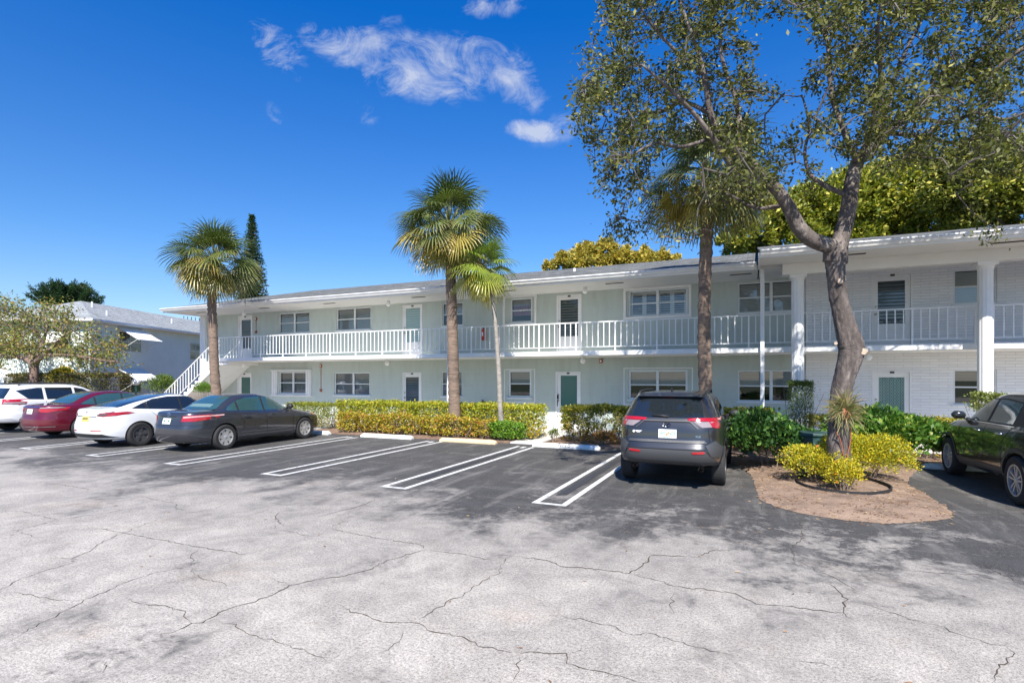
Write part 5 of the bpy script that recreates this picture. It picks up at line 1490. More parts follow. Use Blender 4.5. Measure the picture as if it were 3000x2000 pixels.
# far low tree line so the horizon is never bare
rng = np.random.default_rng(99)
P = []
for i in range(14000):
    a = rng.uniform(-1.25, 1.15); dd_ = rng.uniform(95, 130); c = Vector((-ST, CT, 0)) * math.cos(a) + Vector((CT, ST, 0)) * math.sin(a)
    z = abs(rng.normal()) * (2.2 + 1.3 * math.sin(a * 23) + math.sin(a * 57)); P.append((c.x * dd_, c.y * dd_, z))
tl = leaves('distant_trees', m_leaf, np.array(P), 1.4, rng, (.04, .07, .03), (.08, .12, .05), aspect=.8)
tag(tl, 'far off low belt of trees along the horizon', 'trees', kind='stuff')

# ================================================================== VEHICLES
def paint(name, col, metal=.0, rough=.35, coat=1.0, flake=0.0):
    m = mat(name, col, rough, metal=metal, coat=coat)
    return m
m_black_pl = mat('black_plastic', (.02, .02, .022), .55)
m_cglass = mat('car_glass', (.012, .016, .02), .03, spec=1.0, coat=.6)
m_cglass2 = mat('car_glass_green', (.03, .075, .08), .03, spec=1.0, coat=.6)
m_tyre = mat('tyre_rubber', (.022, .022, .023), .85, bump=.2, bscale=80)
m_silver = mat('alloy_silver', (.58, .58, .58), .32, metal=.6)
m_darkrim = mat('dark_wheel_cover', (.08, .08, .085), .4, metal=.3)
m_chrome = mat('chrome', (.75, .75, .76), .12, metal=1.0)
m_red_l = mat('tail_light_red', (.36, .008, .014), .12, coat=1.0)
m_clear_l = mat('tail_light_clear', (.27, .22, .22), .12, coat=1.0)
m_pink_l = mat('tail_light_pale', (.62, .36, .34), .15, coat=1.0)
m_amber = mat('lamp_amber', (.8, .33, .08), .2, coat=1.0)
m_seam = mat('panel_gap', (.008, .008, .009), .8)
m_plate = mat('plate_white', (.66, .70, .66), .5)
m_plate_y = mat('plate_yellow', (.62, .50, .12), .5)
m_plt_g = mat('plate_green', (.03, .22, .13), .5)
m_orange = mat('plate_orange', (.75, .25, .05), .5)
m_inside = mat('cabin_pale', (.10, .17, .18), .6)

def catmull(A, k):
    A = np.array(A, float); n = len(A); out = []
    for i in range(n - 1):
        p0, p1, p2, p3 = A[max(i - 1, 0)], A[i], A[i + 1], A[min(i + 2, n - 1)]
        # limited tangents so the curve does not overshoot
        m1 = (p2 - p0) * .5; m2 = (p3 - p1) * .5; dl = p2 - p1
        m1 = np.where(m1 * dl <= 0, 0, np.sign(dl) * np.minimum(np.abs(m1), 2.2 * np.abs(dl)))
        m2 = np.where(m2 * dl <= 0, 0, np.sign(dl) * np.minimum(np.abs(m2), 2.2 * np.abs(dl)))
        for j in range(k):
            t = j / k; t2, t3 = t * t, t * t * t
            out.append((2 * t3 - 3 * t2 + 1) * p1 + (t3 - 2 * t2 + t) * m1 + (-2 * t3 + 3 * t2) * p2 + (t3 - t2) * m2)
    out.append(A[-1]); return np.array(out)

class Car:
    def __init__(s, name, loc, rz, rings, wheels, paint_m, label, cat, dark_m=None, k=5, side_n=1.0):
        """rings: (yr, zr, yf, zf, halfwidth, n)"""
        s.root = empty(name, loc, rz, label, cat, 'cars parked nose in to the building')
        RR = catmull(rings, k); NA = 120; vs = []
        # angular samples, denser on the corners
        for (yr, zr, yf, zf, w, n) in RR:
            yc, H = (yr + yf) / 2, (yf - yr) / 2
            for a in range(NA):
                t = 2 * math.pi * a / NA
                c_, s_ = math.cos(t), math.sin(t)
                x = w * math.copysign(abs(c_) ** (2 / n), c_); y = yc + H * math.copysign(abs(s_) ** (2 / n), s_)
                f = (y - yr) / (yf - yr)
                vs.append((x, y, zr + (zf - zr) * f))
        fs = []
        nr = len(RR)
        for i in range(nr - 1):
            for a in range(NA):
                b = (a + 1) % NA; fs.append((i * NA + a, i * NA + b, (i + 1) * NA + b, (i + 1) * NA + a))
        # caps as strips across
        def cap(o, flip):
            h = NA // 2
            for a in range(h // 2 * 2 // 2): pass
            idx = [o + a for a in range(NA)]
            # pair a with mirrored across y axis: x -> -x  (t -> pi - t)
            q = []
            for a in range(-NA // 4, NA // 4):
                l0, l1 = (NA // 2 - a) % NA, (NA // 2 - a - 1) % NA
                r0, r1 = a % NA, (a + 1) % NA
                f = [o + r0, o + r1, o + l1, o + l0]
                f2 = []
                for v in f:
                    if v not in f2: f2.append(v)
                if len(f2) >= 3: fs.append(tuple(f2 if not flip else f2[::-1]))
        cap((nr - 1) * NA, False); cap(0, True)
        me = bpy.data.meshes.new('body'); me.from_pydata(vs, [], fs)
        bm = bmesh.new(); bm.from_mesh(me); bmesh.ops.remove_doubles(bm, verts=bm.verts, dist=1e-5); bmesh.ops.recalc_face_normals(bm, faces=bm.faces)
        s.bvh = BVHTree.FromBMesh(bm); bm.to_mesh(me); bm.free()
        me.materials.append(paint_m); me.materials.append(m_black_pl)
        body = bpy.data.objects.new('body', me); COL.objects.link(body)
        # wheel wells
        cut = MB(); s.wheels = wheels
        W_ = max(r[4] for r in rings)
        for (y, r, side_w) in wheels:
            for sx in (1, -1):
                x1 = sx * (W_ + .2); x0 = sx * (W_ - .30)
                cut.lathe([(r + .045, min(x0, x1)), (r + .045, max(x0, x1))], 40, (0, y, r), 'x')
        co = cut.build('cutter', m_black_pl)
        co.data.polygons.foreach_set('material_index', [0] * len(co.data.polygons))
        b = body.modifiers.new('b', 'BOOLEAN'); b.object = co; b.operation = 'DIFFERENCE'; b.solver = 'EXACT'; b.material_mode = 'TRANSFER'
        bpy.context.view_layer.update()
        nm = bpy.data.meshes.new_from_object(body.evaluated_get(bpy.context.evaluated_depsgraph_get()))
        bpy.data.objects.remove(co); bpy.data.objects.remove(body); 
        nm.name = 'body'
        nm.polygons.foreach_set('use_smooth', [True] * len(nm.polygons))
        try: nm.set_sharp_from_angle(angle=R(38))
        except Exception: pass
        s.body = bpy.data.objects.new('body', nm); COL.objects.link(s.body); s.body.parent = s.root
        s.paint = paint_m
    def cast(s, axis, u, v):
        if axis == 'rear': o, d = Vector((u, -3, v)), Vector((0, 1, 0))
        elif axis == 'front': o, d = Vector((u, 9, v)), Vector((0, -1, 0))
        elif axis == 'right': o, d = Vector((4, u, v)), Vector((-1, 0, 0))
        elif axis == 'left': o, d = Vector((-4, u, v)), Vector((1, 0, 0))
        else: o, d = Vector((u, v, 5)), Vector((0, 0, -1))
        h, n, i, ds = s.bvh.ray_cast(o, d)
        if h is None:
            h, n, i, ds = s.bvh.find_nearest(o + d * (3.5 if axis in ('rear', 'front') else 3.2))
        if n.dot(d) > 0: n = -n
        return h, n
    def patch(s, name, poly, axis, m, off=.004, res=.06, parent=None, thick=0.0, smooth=True):
        # boundary resample
        bd = []
        n = len(poly)
        for i in range(n):
            a, b = Vector(poly[i]), Vector(poly[(i + 1) % n]); k = max(1, int((b - a).length / res))
            for j in range(k): bd.append(a.lerp(b, j / k))
        xs = [p.x for p in bd]; ys = [p.y for p in bd]; inner = []
        P2 = [(p.x, p.y) for p in bd]
        y = min(ys) + res * .5
        while y < max(ys):
            x = min(xs) + res * .5
            while x < max(xs):
                if in_poly(x, y, P2) and min((Vector((x, y)) - p).length for p in bd) > res * .45: inner.append(Vector((x, y)))
                x += res
            y += res
        allp = bd + inner; e = [(i, (i + 1) % len(bd)) for i in range(len(bd))]
        r = delaunay_2d_cdt(allp, e, [], 1, 1e-6)
        vv, ff = r[0], r[2]
        vs = []; lo = []
        for p in vv:
            h, nn_ = s.cast(axis, p.x, p.y); vs.append(h + nn_ * off); lo.append(h + nn_ * max(0.0, off - max(thick, .0)))
        ff = [tuple(f) for f in ff]
        if thick:
            cnt = {}
            for f in ff:
                for i in range(len(f)):
                    e_ = (f[i], f[(i + 1) % len(f)]); cnt[tuple(sorted(e_))] = cnt.get(tuple(sorted(e_)), 0) + 1
            b_ = len(vs); vs = vs + lo
            ff = ff + [(a_, b2_, b_ + b2_, b_ + a_) for (a_, b2_), c_ in cnt.items() if c_ == 1]
        me = bpy.data.meshes.new(name); me.from_pydata([tuple(v) for v in vs], [], ff)
        bm = bmesh.new(); bm.from_mesh(me); bmesh.ops.recalc_face_normals(bm, faces=bm.faces)
        # face outward
        ref = {'rear': Vector((0, -1, 0)), 'front': Vector((0, 1, 0)), 'right': Vector((1, 0, 0)), 'left': Vector((-1, 0, 0)), 'top': Vector((0, 0, 1))}[axis]
        if sum((f.normal.dot(ref) * f.calc_area() for f in bm.faces)) < 0: bmesh.ops.reverse_faces(bm, faces=bm.faces)
        bm.to_mesh(me); bm.free()
        if smooth and not thick: me.polygons.foreach_set('use_smooth', [True] * len(me.polygons))
        me.materials.append(m)
        o = bpy.data.objects.new(name, me); COL.objects.link(o); o.parent = parent or s.body if parent is not False else None
        if parent is None: o.parent = s.root
        return o
    def line(s, name, pts, axis, m=None, w=.008, off=.003, parent=None):
        pts = [Vector(p) for p in pts]; L, R2 = [], []
        for i, p in enumerate(pts):
            d = (pts[min(i + 1, len(pts) - 1)] - pts[max(i - 1, 0)]).normalized(); nrm = Vector((-d.y, d.x)) * w / 2
            L.append(p + nrm); R2.append(p - nrm)
        return s.patch(name, [tuple(p) for p in L + R2[::-1]], axis, m or m_seam, off, .05, parent)
    def both(s, fn, name, poly, m, **k):
        out = []
        for ax in ('right', 'left'): out.append(fn(name, poly, ax, m, **k))
        return out
    def rear2(s, name, poly, m, axis='rear', **k):
        return [s.patch(name, poly, axis, m, **k), s.patch(name, [(-a, b) for a, b in poly][::-1], axis, m, **k)]
    def wheel(s, y, r, x, style, m_rim, nsp=5, wid=.22):
        for sx in (1, -1):
            w = empty('wheel', (sx * (x - wid / 2), y, r)); w.parent = s.root
            if sx < 0: w.rotation_euler = (0, 0, math.pi)
            tb = MB(); h = wid / 2; ri_ = r * .66
            tb.lathe([(ri_, -h), (r * .93, -h), (r * .985, -h * .82), (r, -h * .55), (r, h * .55), (r * .985, h * .82), (r * .93, h), (r * .80, h * 1.04), (ri_, h * .96), (ri_ * .98, h * .5), (ri_ * .98, -h)], 40, axis='x')
            tb.build('tyre', m_tyre, w, smooth=False)
            rb = MB()
            # black disc painted in as the shade behind the spokes, outer lip
            bk = MB(); bk.lathe([(ri_ * .97, -.02), (ri_ * .97, h * .35)], 32, axis='x'); bk.build('dark_back_disc', m_black_pl, w)
            def ring(mb, ra, rb_, xa, xb, n=40):
                vs = []; 
                for (q, xx) in ((ra, xa), (ra, xb), (rb_, xb), (rb_, xa)):
                    for k in range(n): t = 2 * math.pi * k / n; vs.append((xx, q * math.cos(t), q * math.sin(t)))
                fs = []
                for j in range(4):
                    for k in range(n): k2 = (k + 1) % n; fs.append((j * n + k, j * n + k2, ((j + 1) % 4) * n + k2, ((j + 1) % 4) * n + k))
                mb.add(vs, fs)
            ring(rb, ri_ * .90, ri_ * 1.0, h * .45, h * .98)
            rb.lathe([(ri_ * .24, h * .5), (ri_ * .22, h * .86), (ri_ * .12, h * .92)], 20, axis='x')
            for k in range(nsp):
                a = 2 * math.pi * k / nsp + .3
                def P(rad, off, xx): ca, sa = math.cos(a), math.sin(a); return (xx, rad * ca - off * sa, rad * sa + off * ca)
                w0, w1 = (ri_ * .16, ri_ * .26) if style != 'thin' else (ri_ * .10, ri_ * .13)
                if style == 'split':
                    for sg in (-1, 1):
                        o0, o1 = sg * ri_ * .07, sg * ri_ * .20; ww = ri_ * .055
                        vs = [P(ri_ * .15, o0 - ww, h * .8), P(ri_ * .15, o0 + ww, h * .8), P(ri_ * .95, o1 + ww, h * .86), P(ri_ * .95, o1 - ww, h * .86), P(ri_ * .15, o0 - ww, h * .4), P(ri_ * .15, o0 + ww, h * .4), P(ri_ * .95, o1 + ww, h * .5), P(ri_ * .95, o1 - ww, h * .5)]
                        rb.add(vs, [(0, 1, 2, 3), (4, 7, 6, 5), (0, 3, 7, 4), (1, 5, 6, 2), (2, 6, 7, 3)])
                else:
                    vs = [P(ri_ * .15, -w0, h * .82), P(ri_ * .15, w0, h * .82), P(ri_ * .95, w1, h * .88), P(ri_ * .95, -w1, h * .88), P(ri_ * .15, -w0, h * .4), P(ri_ * .15, w0, h * .4), P(ri_ * .95, w1, h * .5), P(ri_ * .95, -w1, h * .5)]
                    rb.add(vs, [(0, 1, 2, 3), (4, 7, 6, 5), (0, 3, 7, 4), (1, 5, 6, 2), (2, 6, 7, 3)])
            if style == 'cover': rb.lathe([(ri_ * .88, h * .6), (ri_ * .88, h * .68), (ri_ * .5, h * .74)], 32, axis='x')
            rb.build('rim', m_rim, w)
    def plate(s, x, z, m, txt=None, sub=None, orange=True):
        h, n = s.cast('rear', x, z)
        ang = math.atan2(n.z, -n.y)
        p = empty('licence_plate', h + n * .012); p.parent = s.root; p.rotation_euler = (-ang, 0, 0)
        q = MB(); q.box(-.152, .152, -.004, .004, -.076, .076); q.build('plate', m, p, bevel=.003)
        if txt:
            M4 = Matrix.Translation((0, -.0065, .004)) @ Matrix.Rotation(R(90), 4, 'X')
            text_mesh('letters', txt, .082, m_plt_g, p, M4 @ Matrix.Scale(.82, 4, (1, 0, 0)), .001)
            text_mesh('caption', 'SUNSHINE STATE' if sub is None else sub, .02, m_plt_g, p, Matrix.Translation((0, -.0065, -.058)) @ Matrix.Rotation(R(90), 4, 'X'), .001)
        else:
            q = MB()
            if orange: q.box(-.11, -.05, -.0075, -.0045, -.02, .025); q.box(.05, .11, -.0075, -.0045, -.02, .025)
            else: 
                for i in range(5): q.box(-.12 + i * .05, -.09 + i * .05, -.0075, -.0045, -.025, .03)
            q.build('letters', m_plt_g if orange else m_black_pl, p)
        if orange:
            q = MB()
            for (cx_, cz_, r_) in ((-.012, -.012, .017), (.012, .014, .014)):
                q.lathe([(r_, -.0085), (r_, -.0045)], 14, (cx_, 0, cz_), 'y')
            q.build('orange_emblem', m_orange, p)
        return p
    def badge(s, x, z, kind, sc=.055, m=None):
        h, n = s.cast('rear', x, z); ang = math.atan2(n.z, -n.y)
        p = empty('badge', h + n * .008); p.parent = s.root; p.rotation_euler = (-ang, 0, 0); q = MB()
        def ell(rx, rz, cx_=0, cz_=0, t=.008):
            nn_ = 28; ring_ = []
            for k in range(nn_): a = 2 * math.pi * k / nn_; ring_.append(Vector((cx_ + rx * math.cos(a), -.002, cz_ + rz * math.sin(a))))
            q.tube(ring_ + [ring_[0]], t * .5, 5)
        if kind == 'ovals': ell(sc * 1.35, sc * .9); ell(sc * .45, sc * .85); ell(sc * .95, sc * .36, 0, sc * .42)
        elif kind == 'tee':
            q.prism([(-sc * .8, sc * .7), (-sc * .7, sc * .45), (-sc * .12, sc * .55), (0, -sc), (sc * .12, sc * .55), (sc * .7, sc * .45), (sc * .8, sc * .7), (0, sc * .85)], 'y', -.006, 0)
        elif kind == 'aitch':
            q.prism([(-sc * .7, -sc * .8), (-sc * .45, -sc * .8), (-sc * .5, sc * .8), (-sc * .8, sc * .8)], 'y', -.006, 0); q.prism([(sc * .45, -sc * .8), (sc * .7, -sc * .8), (sc * .8, sc * .8), (sc * .5, sc * .8)], 'y', -.006, 0); q.box(-sc * .55, sc * .55, -.006, 0, -sc * .12, sc * .15)
        q.build('emblem', m or m_chrome, p)
    def mirror(s, y, z, xw, m, up=.06):
        for sx in (1, -1):
            h, n = s.cast('right' if sx > 0 else 'left', y, z); x = h.x
            q = MB(); q.tube([(x - sx * .02, y, z), (x + sx * .08, y - .01, z + .03)], [.03, .022], 8)
            a = [(x + sx * .06, y), (x + sx * .24, y - .02)]
            vs = []
            prof = [(.0, .045), (.05, .085), (.11, .09), (.17, .085), (.21, .04)]
            pts = [Vector((x + sx * (.05 + t), y - .02 - t * .15, z + up)) for t, _ in prof]
            b0 = len(q.v); q.tube(pts, [r_ for _, r_ in prof], 14)
            for i in range(b0, len(q.v)):
                v = q.v[i]; q.v[i] = (v[0], y - .02 + (v[1] - y + .02) * .8, z + up + (v[2] - z - up) * .85)
            q.build('side_mirror', m, s.root, smooth=True)
    def handle(s, y, z, m):
        for ax in ('right', 'left'):
            h, n = s.cast(ax, y, z); sx = 1 if ax == 'right' else -1
            q = MB(); q.tube([(h.x, y - .10, z), (h.x + sx * .03, y - .07, z + .003), (h.x + sx * .033, y, z + .006), (h.x + sx * .03, y + .07, z + .003), (h.x, y + .10, z)], [.011, .014, .015, .014, .011], 8)
            q.build('door_handle', m, s.root, smooth=True)

def poly_off(p, d):   # grow a convex-ish polygon
    c = Vector((sum(a for a, b in p) / len(p), sum(b for a, b in p) / len(p)))
    return [tuple(c + (Vector(q) - c) * (1 + d / max(.05, (Vector(q) - c).length))) for q in p]

def exhaust(car, x, y, z, r=.04):
    q = MB(); n = 18
    q.tube([(x, y, z), (x, y + .25, z + .01)], r, n, cap=False); q.tube([(x, y + .001, z), (x, y + .25, z + .01)], r * .8, n, cap=False)
    q.build('exhaust_pipe', m_chrome, car.root, smooth=True, fix=False)

# ---------------------------------------------------------------- grey SUV (near)
GREY = paint('graphite_paint', (.044, .045, .049), metal=.55, rough=.32)
L_ = 4.6
rings = [(.30, .42, L_ - .30, .24, .78, 5), (.12, .44, L_ - .12, .28, .88, 5.5), (.03, .55, L_ - .02, .42, .915, 5.5), (.0, .68, L_, .60, .925, 5.5), (.035, .78, L_ - .01, .72, .925, 5.5), (.075, .88, L_ - .03, .80, .922, 5.5),
         (.09, 1.02, L_ - .08, .90, .92, 5.5), (.125, 1.15, L_ - .2, .98, .905, 5.5), (.16, 1.23, L_ - .45, 1.04, .875, 5.5), (.215, 1.30, L_ - 1.15, 1.13, .835, 5.5), (.33, 1.42, L_ - 1.5, 1.35, .765, 5.5), (.44, 1.54, L_ - 1.85, 1.52, .70, 5.5),
         (.49, 1.60, L_ - 2.05, 1.60, .655, 5), (.56, 1.645, L_ - 2.25, 1.645, .58, 4.5), (.75, 1.672, L_ - 2.5, 1.672, .42, 4)]
suv = Car('parked_car', (-1.37, 9.55, 0), R(0.0), rings, [(.97, .36, 0), (.97 + 2.69, .36, 0)], GREY, 'dark grey compact SUV seen from behind, parked nose in left of the tree island', 'car')
CLAD = mat('grey_cladding', (.065, .067, .072), .5, metal=.2)
suv.patch('rear_window', [(-.60, 1.235), (.60, 1.235), (.60, 1.27), (.535, 1.55), (.47, 1.585), (-.47, 1.585), (-.535, 1.55), (-.60, 1.27)], 'rear', m_cglass, off=.005)
for sx, ax in ((1, 'right'), (-1, 'left')):
    P_ = [(.62, 1.16), (.70, 1.34), (.92, 1.50), (1.6, 1.555), (2.4, 1.55), (2.85, 1.42), (3.30, 1.16), (3.35, 1.09), (2.0, 1.10)]
    suv.patch('window_surround', P_, ax, m_black_pl, off=.003)
    suv.patch('side_window', [(.98, 1.16), (1.02, 1.49), (1.58, 1.53), (1.60, 1.14)], ax, m_cglass, off=.006); suv.patch('side_window', [(1.68, 1.135), (1.66, 1.53), (2.36, 1.525), (2.76, 1.40), (3.22, 1.13)], ax, m_cglass, off=.006)
    suv.patch('side_window', [(.70, 1.19), (.76, 1.35), (.92, 1.46), (.93, 1.17)], ax, m_cglass, off=.006)
    suv.patch('sill_cladding', [(1.40, .33), (3.2, .30), (3.2, .46), (1.40, .48)], ax, CLAD, off=.006)
    for yy in (1.0, 1.64, 2.72): suv.line('door_gap', [(yy, 1.12), (yy + .01, .5)], ax, w=.01)
    # arch lips
    for yc in (.97, 3.66):
        A = [(yc + .43 * math.cos(R(t)), .36 + .43 * math.sin(R(t))) for t in range(0, 181, 12)]; Bq = [(yc + .50 * math.cos(R(t)), .36 + .50 * math.sin(R(t))) for t in range(180, -1, -12)]
        suv.patch('arch_trim', A + Bq, ax, m_black_pl, off=.006)
# tail lights: red upper bar, clear lower lens, wrap
suv.rear2('tail_light', [(.34, 1.228), (.50, 1.238), (.84, 1.238), (.84, 1.185), (.36, 1.188)], m_red_l, off=.014, thick=.012)
suv.rear2('tail_light_lens', [(.44, 1.178), (.80, 1.178), (.80, 1.09), (.58, 1.08)], m_clear_l, off=.010, thick=.008)
for ax in ('right', 'left'): suv.patch('tail_light', [(.24, 1.09), (.22, 1.228), (.36, 1.238), (.50, 1.12), (.44, 1.06), (.3, 1.07)], ax, m_red_l, off=.012, thick=.01)
suv.line('tailgate_gap', [(-.66, 1.24), (-.70, .86), (-.62, .70), (.62, .70), (.70, .86), (.66, 1.24)], 'rear', w=.012)
suv.line('tailgate_crease_shade', [(-.5, 1.08), (-.38, 1.165), (.38, 1.165), (.5, 1.08)], 'rear', m=m_seam, w=.012)  # flat dark line, paints the shade of the tailgate crease
suv.line('tailgate_trim', [(-.52, 1.06), (-.38, 1.185), (.38, 1.185), (.52, 1.06)], 'rear', m=CLAD, w=.02, off=.012)
suv.patch('bumper_cladding', [(-.86, .44), (-.62, .70), (.62, .70), (.86, .44), (.60, .40), (-.60, .40)], 'rear', CLAD, off=.012, res=.05)
suv.patch('bumper_cladding', [(-.90, .72), (-.90, .56), (-.72, .60), (-.64, .78), (-.78, .86)], 'rear', CLAD, off=.010); suv.patch('bumper_cladding', [(.90, .72), (.78, .86), (.64, .78), (.72, .60), (.90, .56)], 'rear', CLAD, off=.010)
suv.patch('bumper_ledge', [(-.66, .815), (.66, .815), (.62, .86), (-.62, .86)], 'rear', CLAD, off=.016, thick=.01)
suv.line('bumper_gap', [(-.64, .71), (.64, .71)], 'rear', w=.014, off=.014)
suv.rear2('reflector', [(.42, .675), (.62, .69), (.62, .655), (.44, .645)], m_red_l, off=.022, thick=.01)
suv.patch('high_brake_lamp', [(-.10, 1.562), (.10, 1.562), (.10, 1.575), (-.10, 1.575)], 'rear', mat('dim_red', (.12, .01, .015), .3), off=.009)
suv.plate(.02, .965, m_plate, 'HFL  N09'); suv.badge(0, 1.115, 'ovals', .048, mat('dark_chrome', (.12, .12, .13), .2, metal=1.0))
h, n = suv.cast('rear', -.56, .99); q = MB(); q.lathe([(.022, -.022), (.022, -.012)], 16, (h.x, h.y, h.z), 'y'); q.box(h.x + .03, h.x + .17, h.y - .02, h.y - .008, h.z - .002, h.z + .016); q.box(h.x + .05, h.x + .13, h.y - .02, h.y - .008, h.z - .018, h.z - .008)
q.build('dealer_decal', m_white, suv.root)
h, n = suv.cast('rear', .52, .93); text_mesh('trim_badge', 'XLE', .05, m_chrome, suv.root, Matrix.Translation(h + n * .015) @ Matrix.Rotation(R(84), 4, 'X'), .001)
q = MB(); h, n = suv.cast('rear', 0, 1.262); q.tube([(.03, h.y - .02, 1.255), (-.1, h.y - .022, 1.272), (-.26, h.y - .015, 1.268)], [.022, .014, .008], 8); q.build('wiper', m_black_pl, suv.root, smooth=True)
# roof spoiler, rails, antenna
q = MB(); q.add([(-.58, .66, 1.650), (.58, .66, 1.650), (.53, .40, 1.615), (-.53, .40, 1.615), (-.60, .62, 1.59), (.60, .62, 1.59), (.55, .405, 1.592), (-.55, .405, 1.592)], [(0, 1, 2, 3), (4, 7, 6, 5), (3, 2, 6, 7), (0, 3, 7, 4), (1, 5, 6, 2)])
q.build('roof_spoiler', GREY, suv.root, bevel=.012)
for sx in (1, -1):
    q = MB(); q.tube([(sx * .57, .70, 1.63), (sx * .585, .86, 1.672), (sx * .59, 1.6, 1.692), (sx * .585, 2.3, 1.68), (sx * .57, 2.5, 1.62)], [.02, .02, .02, .02, .02], 8); q.build('roof_rail', m_black_pl, suv.root, smooth=True)
q = MB(); q.prism([(.78, 1.665), (1.0, 1.665), (.80, 1.735), (.76, 1.73)], 'x', -.014, .014); q.build('antenna', GREY, suv.root, bevel=.004)
suv.wheel(.97, .36, .915, 'spoke', m_darkrim); suv.wheel(3.66, .36, .915, 'spoke', m_darkrim)
exhaust(suv, -.56, .10, .36, .045); exhaust(suv, .56, .10, .36, .045)
suv.mirror(3.2, 1.10, .9, m_black_pl); suv.handle(1.55, .98, GREY); suv.handle(2.6, .98, GREY)
suv.line('fuel_door', [(1.0, .92), (1.0, 1.05), (1.15, 1.05), (1.15, .92), (1.0, .92)], 'right', w=.006)

# ---------------------------------------------------------------- sedans
def sedan(name, loc, rz, col_m, label, L_, W, H, zd, yd, glass, rim, style, wb, ro, wr, rearw, spec='camry'):
    """zd: deck height, yd: rear window base"""
    w = W / 2
    rings = [(.20, .23, L_ - .2, .19, w * .91, 4.6), (.07, .27, L_ - .07, .23, w * .965, 4.4), (.0, .46, L_ - .0, .42, w * .995, 4.4), (.0, .60, L_, .52, w, 4.4), (.03, .70, L_ - .02, .60, w, 4.4), (.07, .84, L_ - .10, .70, w * .995, 4.5),
             (.09, zd - .08, L_ - .28, .78, w * .975, 4.6), (.13, zd - .015, L_ - .5, .84, w * .94, 4.8), (.22, zd + .01, L_ - .9, .91, w * .905, 5), (yd, zd + .04, L_ - 1.32, .985, w * .865, 5.0),
             (yd + (rearw[0] - yd) * .35, zd + .04 + (H - .05 - zd) * .38, L_ - 1.62, 1.14, w * .79, 4.8), (yd + (rearw[0] - yd) * .72, H - .115, L_ - 1.95, H - .125, w * .70, 4.5),
             (rearw[0], H - .045, L_ - 2.2, H - .05, w * .615, 4.2), (rearw[0] + .3, H - .01, L_ - 2.45, H - .012, w * .50, 4), (rearw[0] + .6, H, L_ - 2.7, H, w * .33, 3.5)]
    c = Car(name, loc, rz, rings, [(ro, wr, 0), (ro + wb, wr, 0)], col_m, label, 'car')
    c.L = L_; c.H = H
    for y in (ro, ro + wb): c.wheel(y, wr, w - .005, style, rim, nsp=7 if style == 'spoke' else 5)
    return c
# dark sedan
DK = paint('dark_grey_paint', (.058, .060, .070), metal=.55, rough=.26)
cam_ = sedan('parked_car', (-13.79, 9.08, 0), 0, DK, 'dark charcoal sedan nearest the long hedge, third from right of the parked row', 4.80, 1.82, 1.46, 1.03, .80, m_cglass2, m_silver, 'spoke', 2.80, 1.05, .335, (1.55,))
cam_.root['label'] = 'dark charcoal four door sedan beside the empty stalls, with silver spoked wheel covers'
def sedan_glass(c, zb, rw, dl, glass, splits, trim_m=None):
    c.patch('rear_window', rw, 'top', glass, off=.005)
    for ax in ('right', 'left'):
        if trim_m: c.patch('window_trim', poly_off(dl, .028), ax, trim_m, off=.002)
        c.patch('window_surround', poly_off(dl, .012), ax, m_black_pl, off=.004)
        xs = [min(p[0] for p in dl) - .1] + splits + [max(p[0] for p in dl) + .1]
        for a, b in zip(xs, xs[1:]):
            # clip polygon to a..b
            def clip(P, x, keep):
                out = []
                for i in range(len(P)):
                    p, q_ = P[i], P[(i + 1) % len(P)]; ip, iq = keep(p[0], x), keep(q_[0], x)
                    if ip: out.append(p)
                    if ip != iq: t = (x - p[0]) / (q_[0] - p[0]); out.append((x, p[1] + (q_[1] - p[1]) * t))
                return out
            g = 0.028
            pl = clip(clip(dl, a + g, lambda v, x: v >= x), b - g, lambda v, x: v <= x)
            if len(pl) >= 3: c.patch('side_window', pl, ax, glass, off=.007)
rw = [(-.60, .86), (-.62, .98), (-.50, 1.44), (-.44, 1.52), (.44, 1.52), (.50, 1.44), (.62, .98), (.60, .86), (.3, .82), (-.3, .82)]
dl = [(1.12, 1.03), (1.26, 1.14), (1.52, 1.28), (1.85, 1.355), (2.35, 1.37), (2.75, 1.325), (3.15, 1.20), (3.50, 1.03), (3.50, .985), (2.4, .975)]
sedan_glass(cam_, 1.0, rw, dl, m_cglass2, [1.50, 2.36], m_chrome)
cam_.patch('rear_shelf_view', [(-.40, .93), (-.42, 1.05), (.42, 1.05), (.40, .93)], 'top', m_inside, off=.0065)
cam_.rear2('tail_light', [(.48, .80), (.50, .94), (.90, .97), (.90, .86), (.74, .80)], m_red_l, off=.008, thick=.006)
cam_.rear2('tail_light_band', [(.52, .885), (.53, .925), (.86, .945), (.87, .915)], m_pink_l, off=.016, thick=.005)
for ax in ('right', 'left'):
    cam_.patch('tail_light', [(.19, .84), (.19, .955), (.30, .955), (.25, .86)], ax, m_red_l, off=.008, thick=.006)
    cam_.patch('tail_light_band', [(.20, .895), (.20, .93), (.29, .935), (.27, .90)], ax, m_pink_l, off=.016, thick=.004)
    cam_.patch('corner_lamp', [(4.42, .70), (4.30, .80), (4.16, .81), (4.30, .73)], ax, m_amber, off=.007)
    for yy, s_ in ((1.50, 0), (2.38, 0), (3.36, 0)): cam_.line('door_gap', [(yy, .98), (yy + .01, .30)] if yy > 1.6 else [(1.36, .99), (1.60, .80), (1.62, .55), (1.50, .42)], ax, w=.009)
    cam_.line('sill_gap', [(1.5, .27), (3.3, .27)], ax, w=.012)
    cam_.line('crease_highlight', [(1.5, .44), (2.4, .42), (3.35, .44)], ax, m=mat('highlight_grey', (.16, .16, .17), .3, metal=.4), w=.012)  # lighter strip, paints the highlight along the lower body crease
cam_.line('boot_gap', [(-.46, .995), (-.48, .70), (.48, .70), (.46, .995)], 'rear', w=.009)
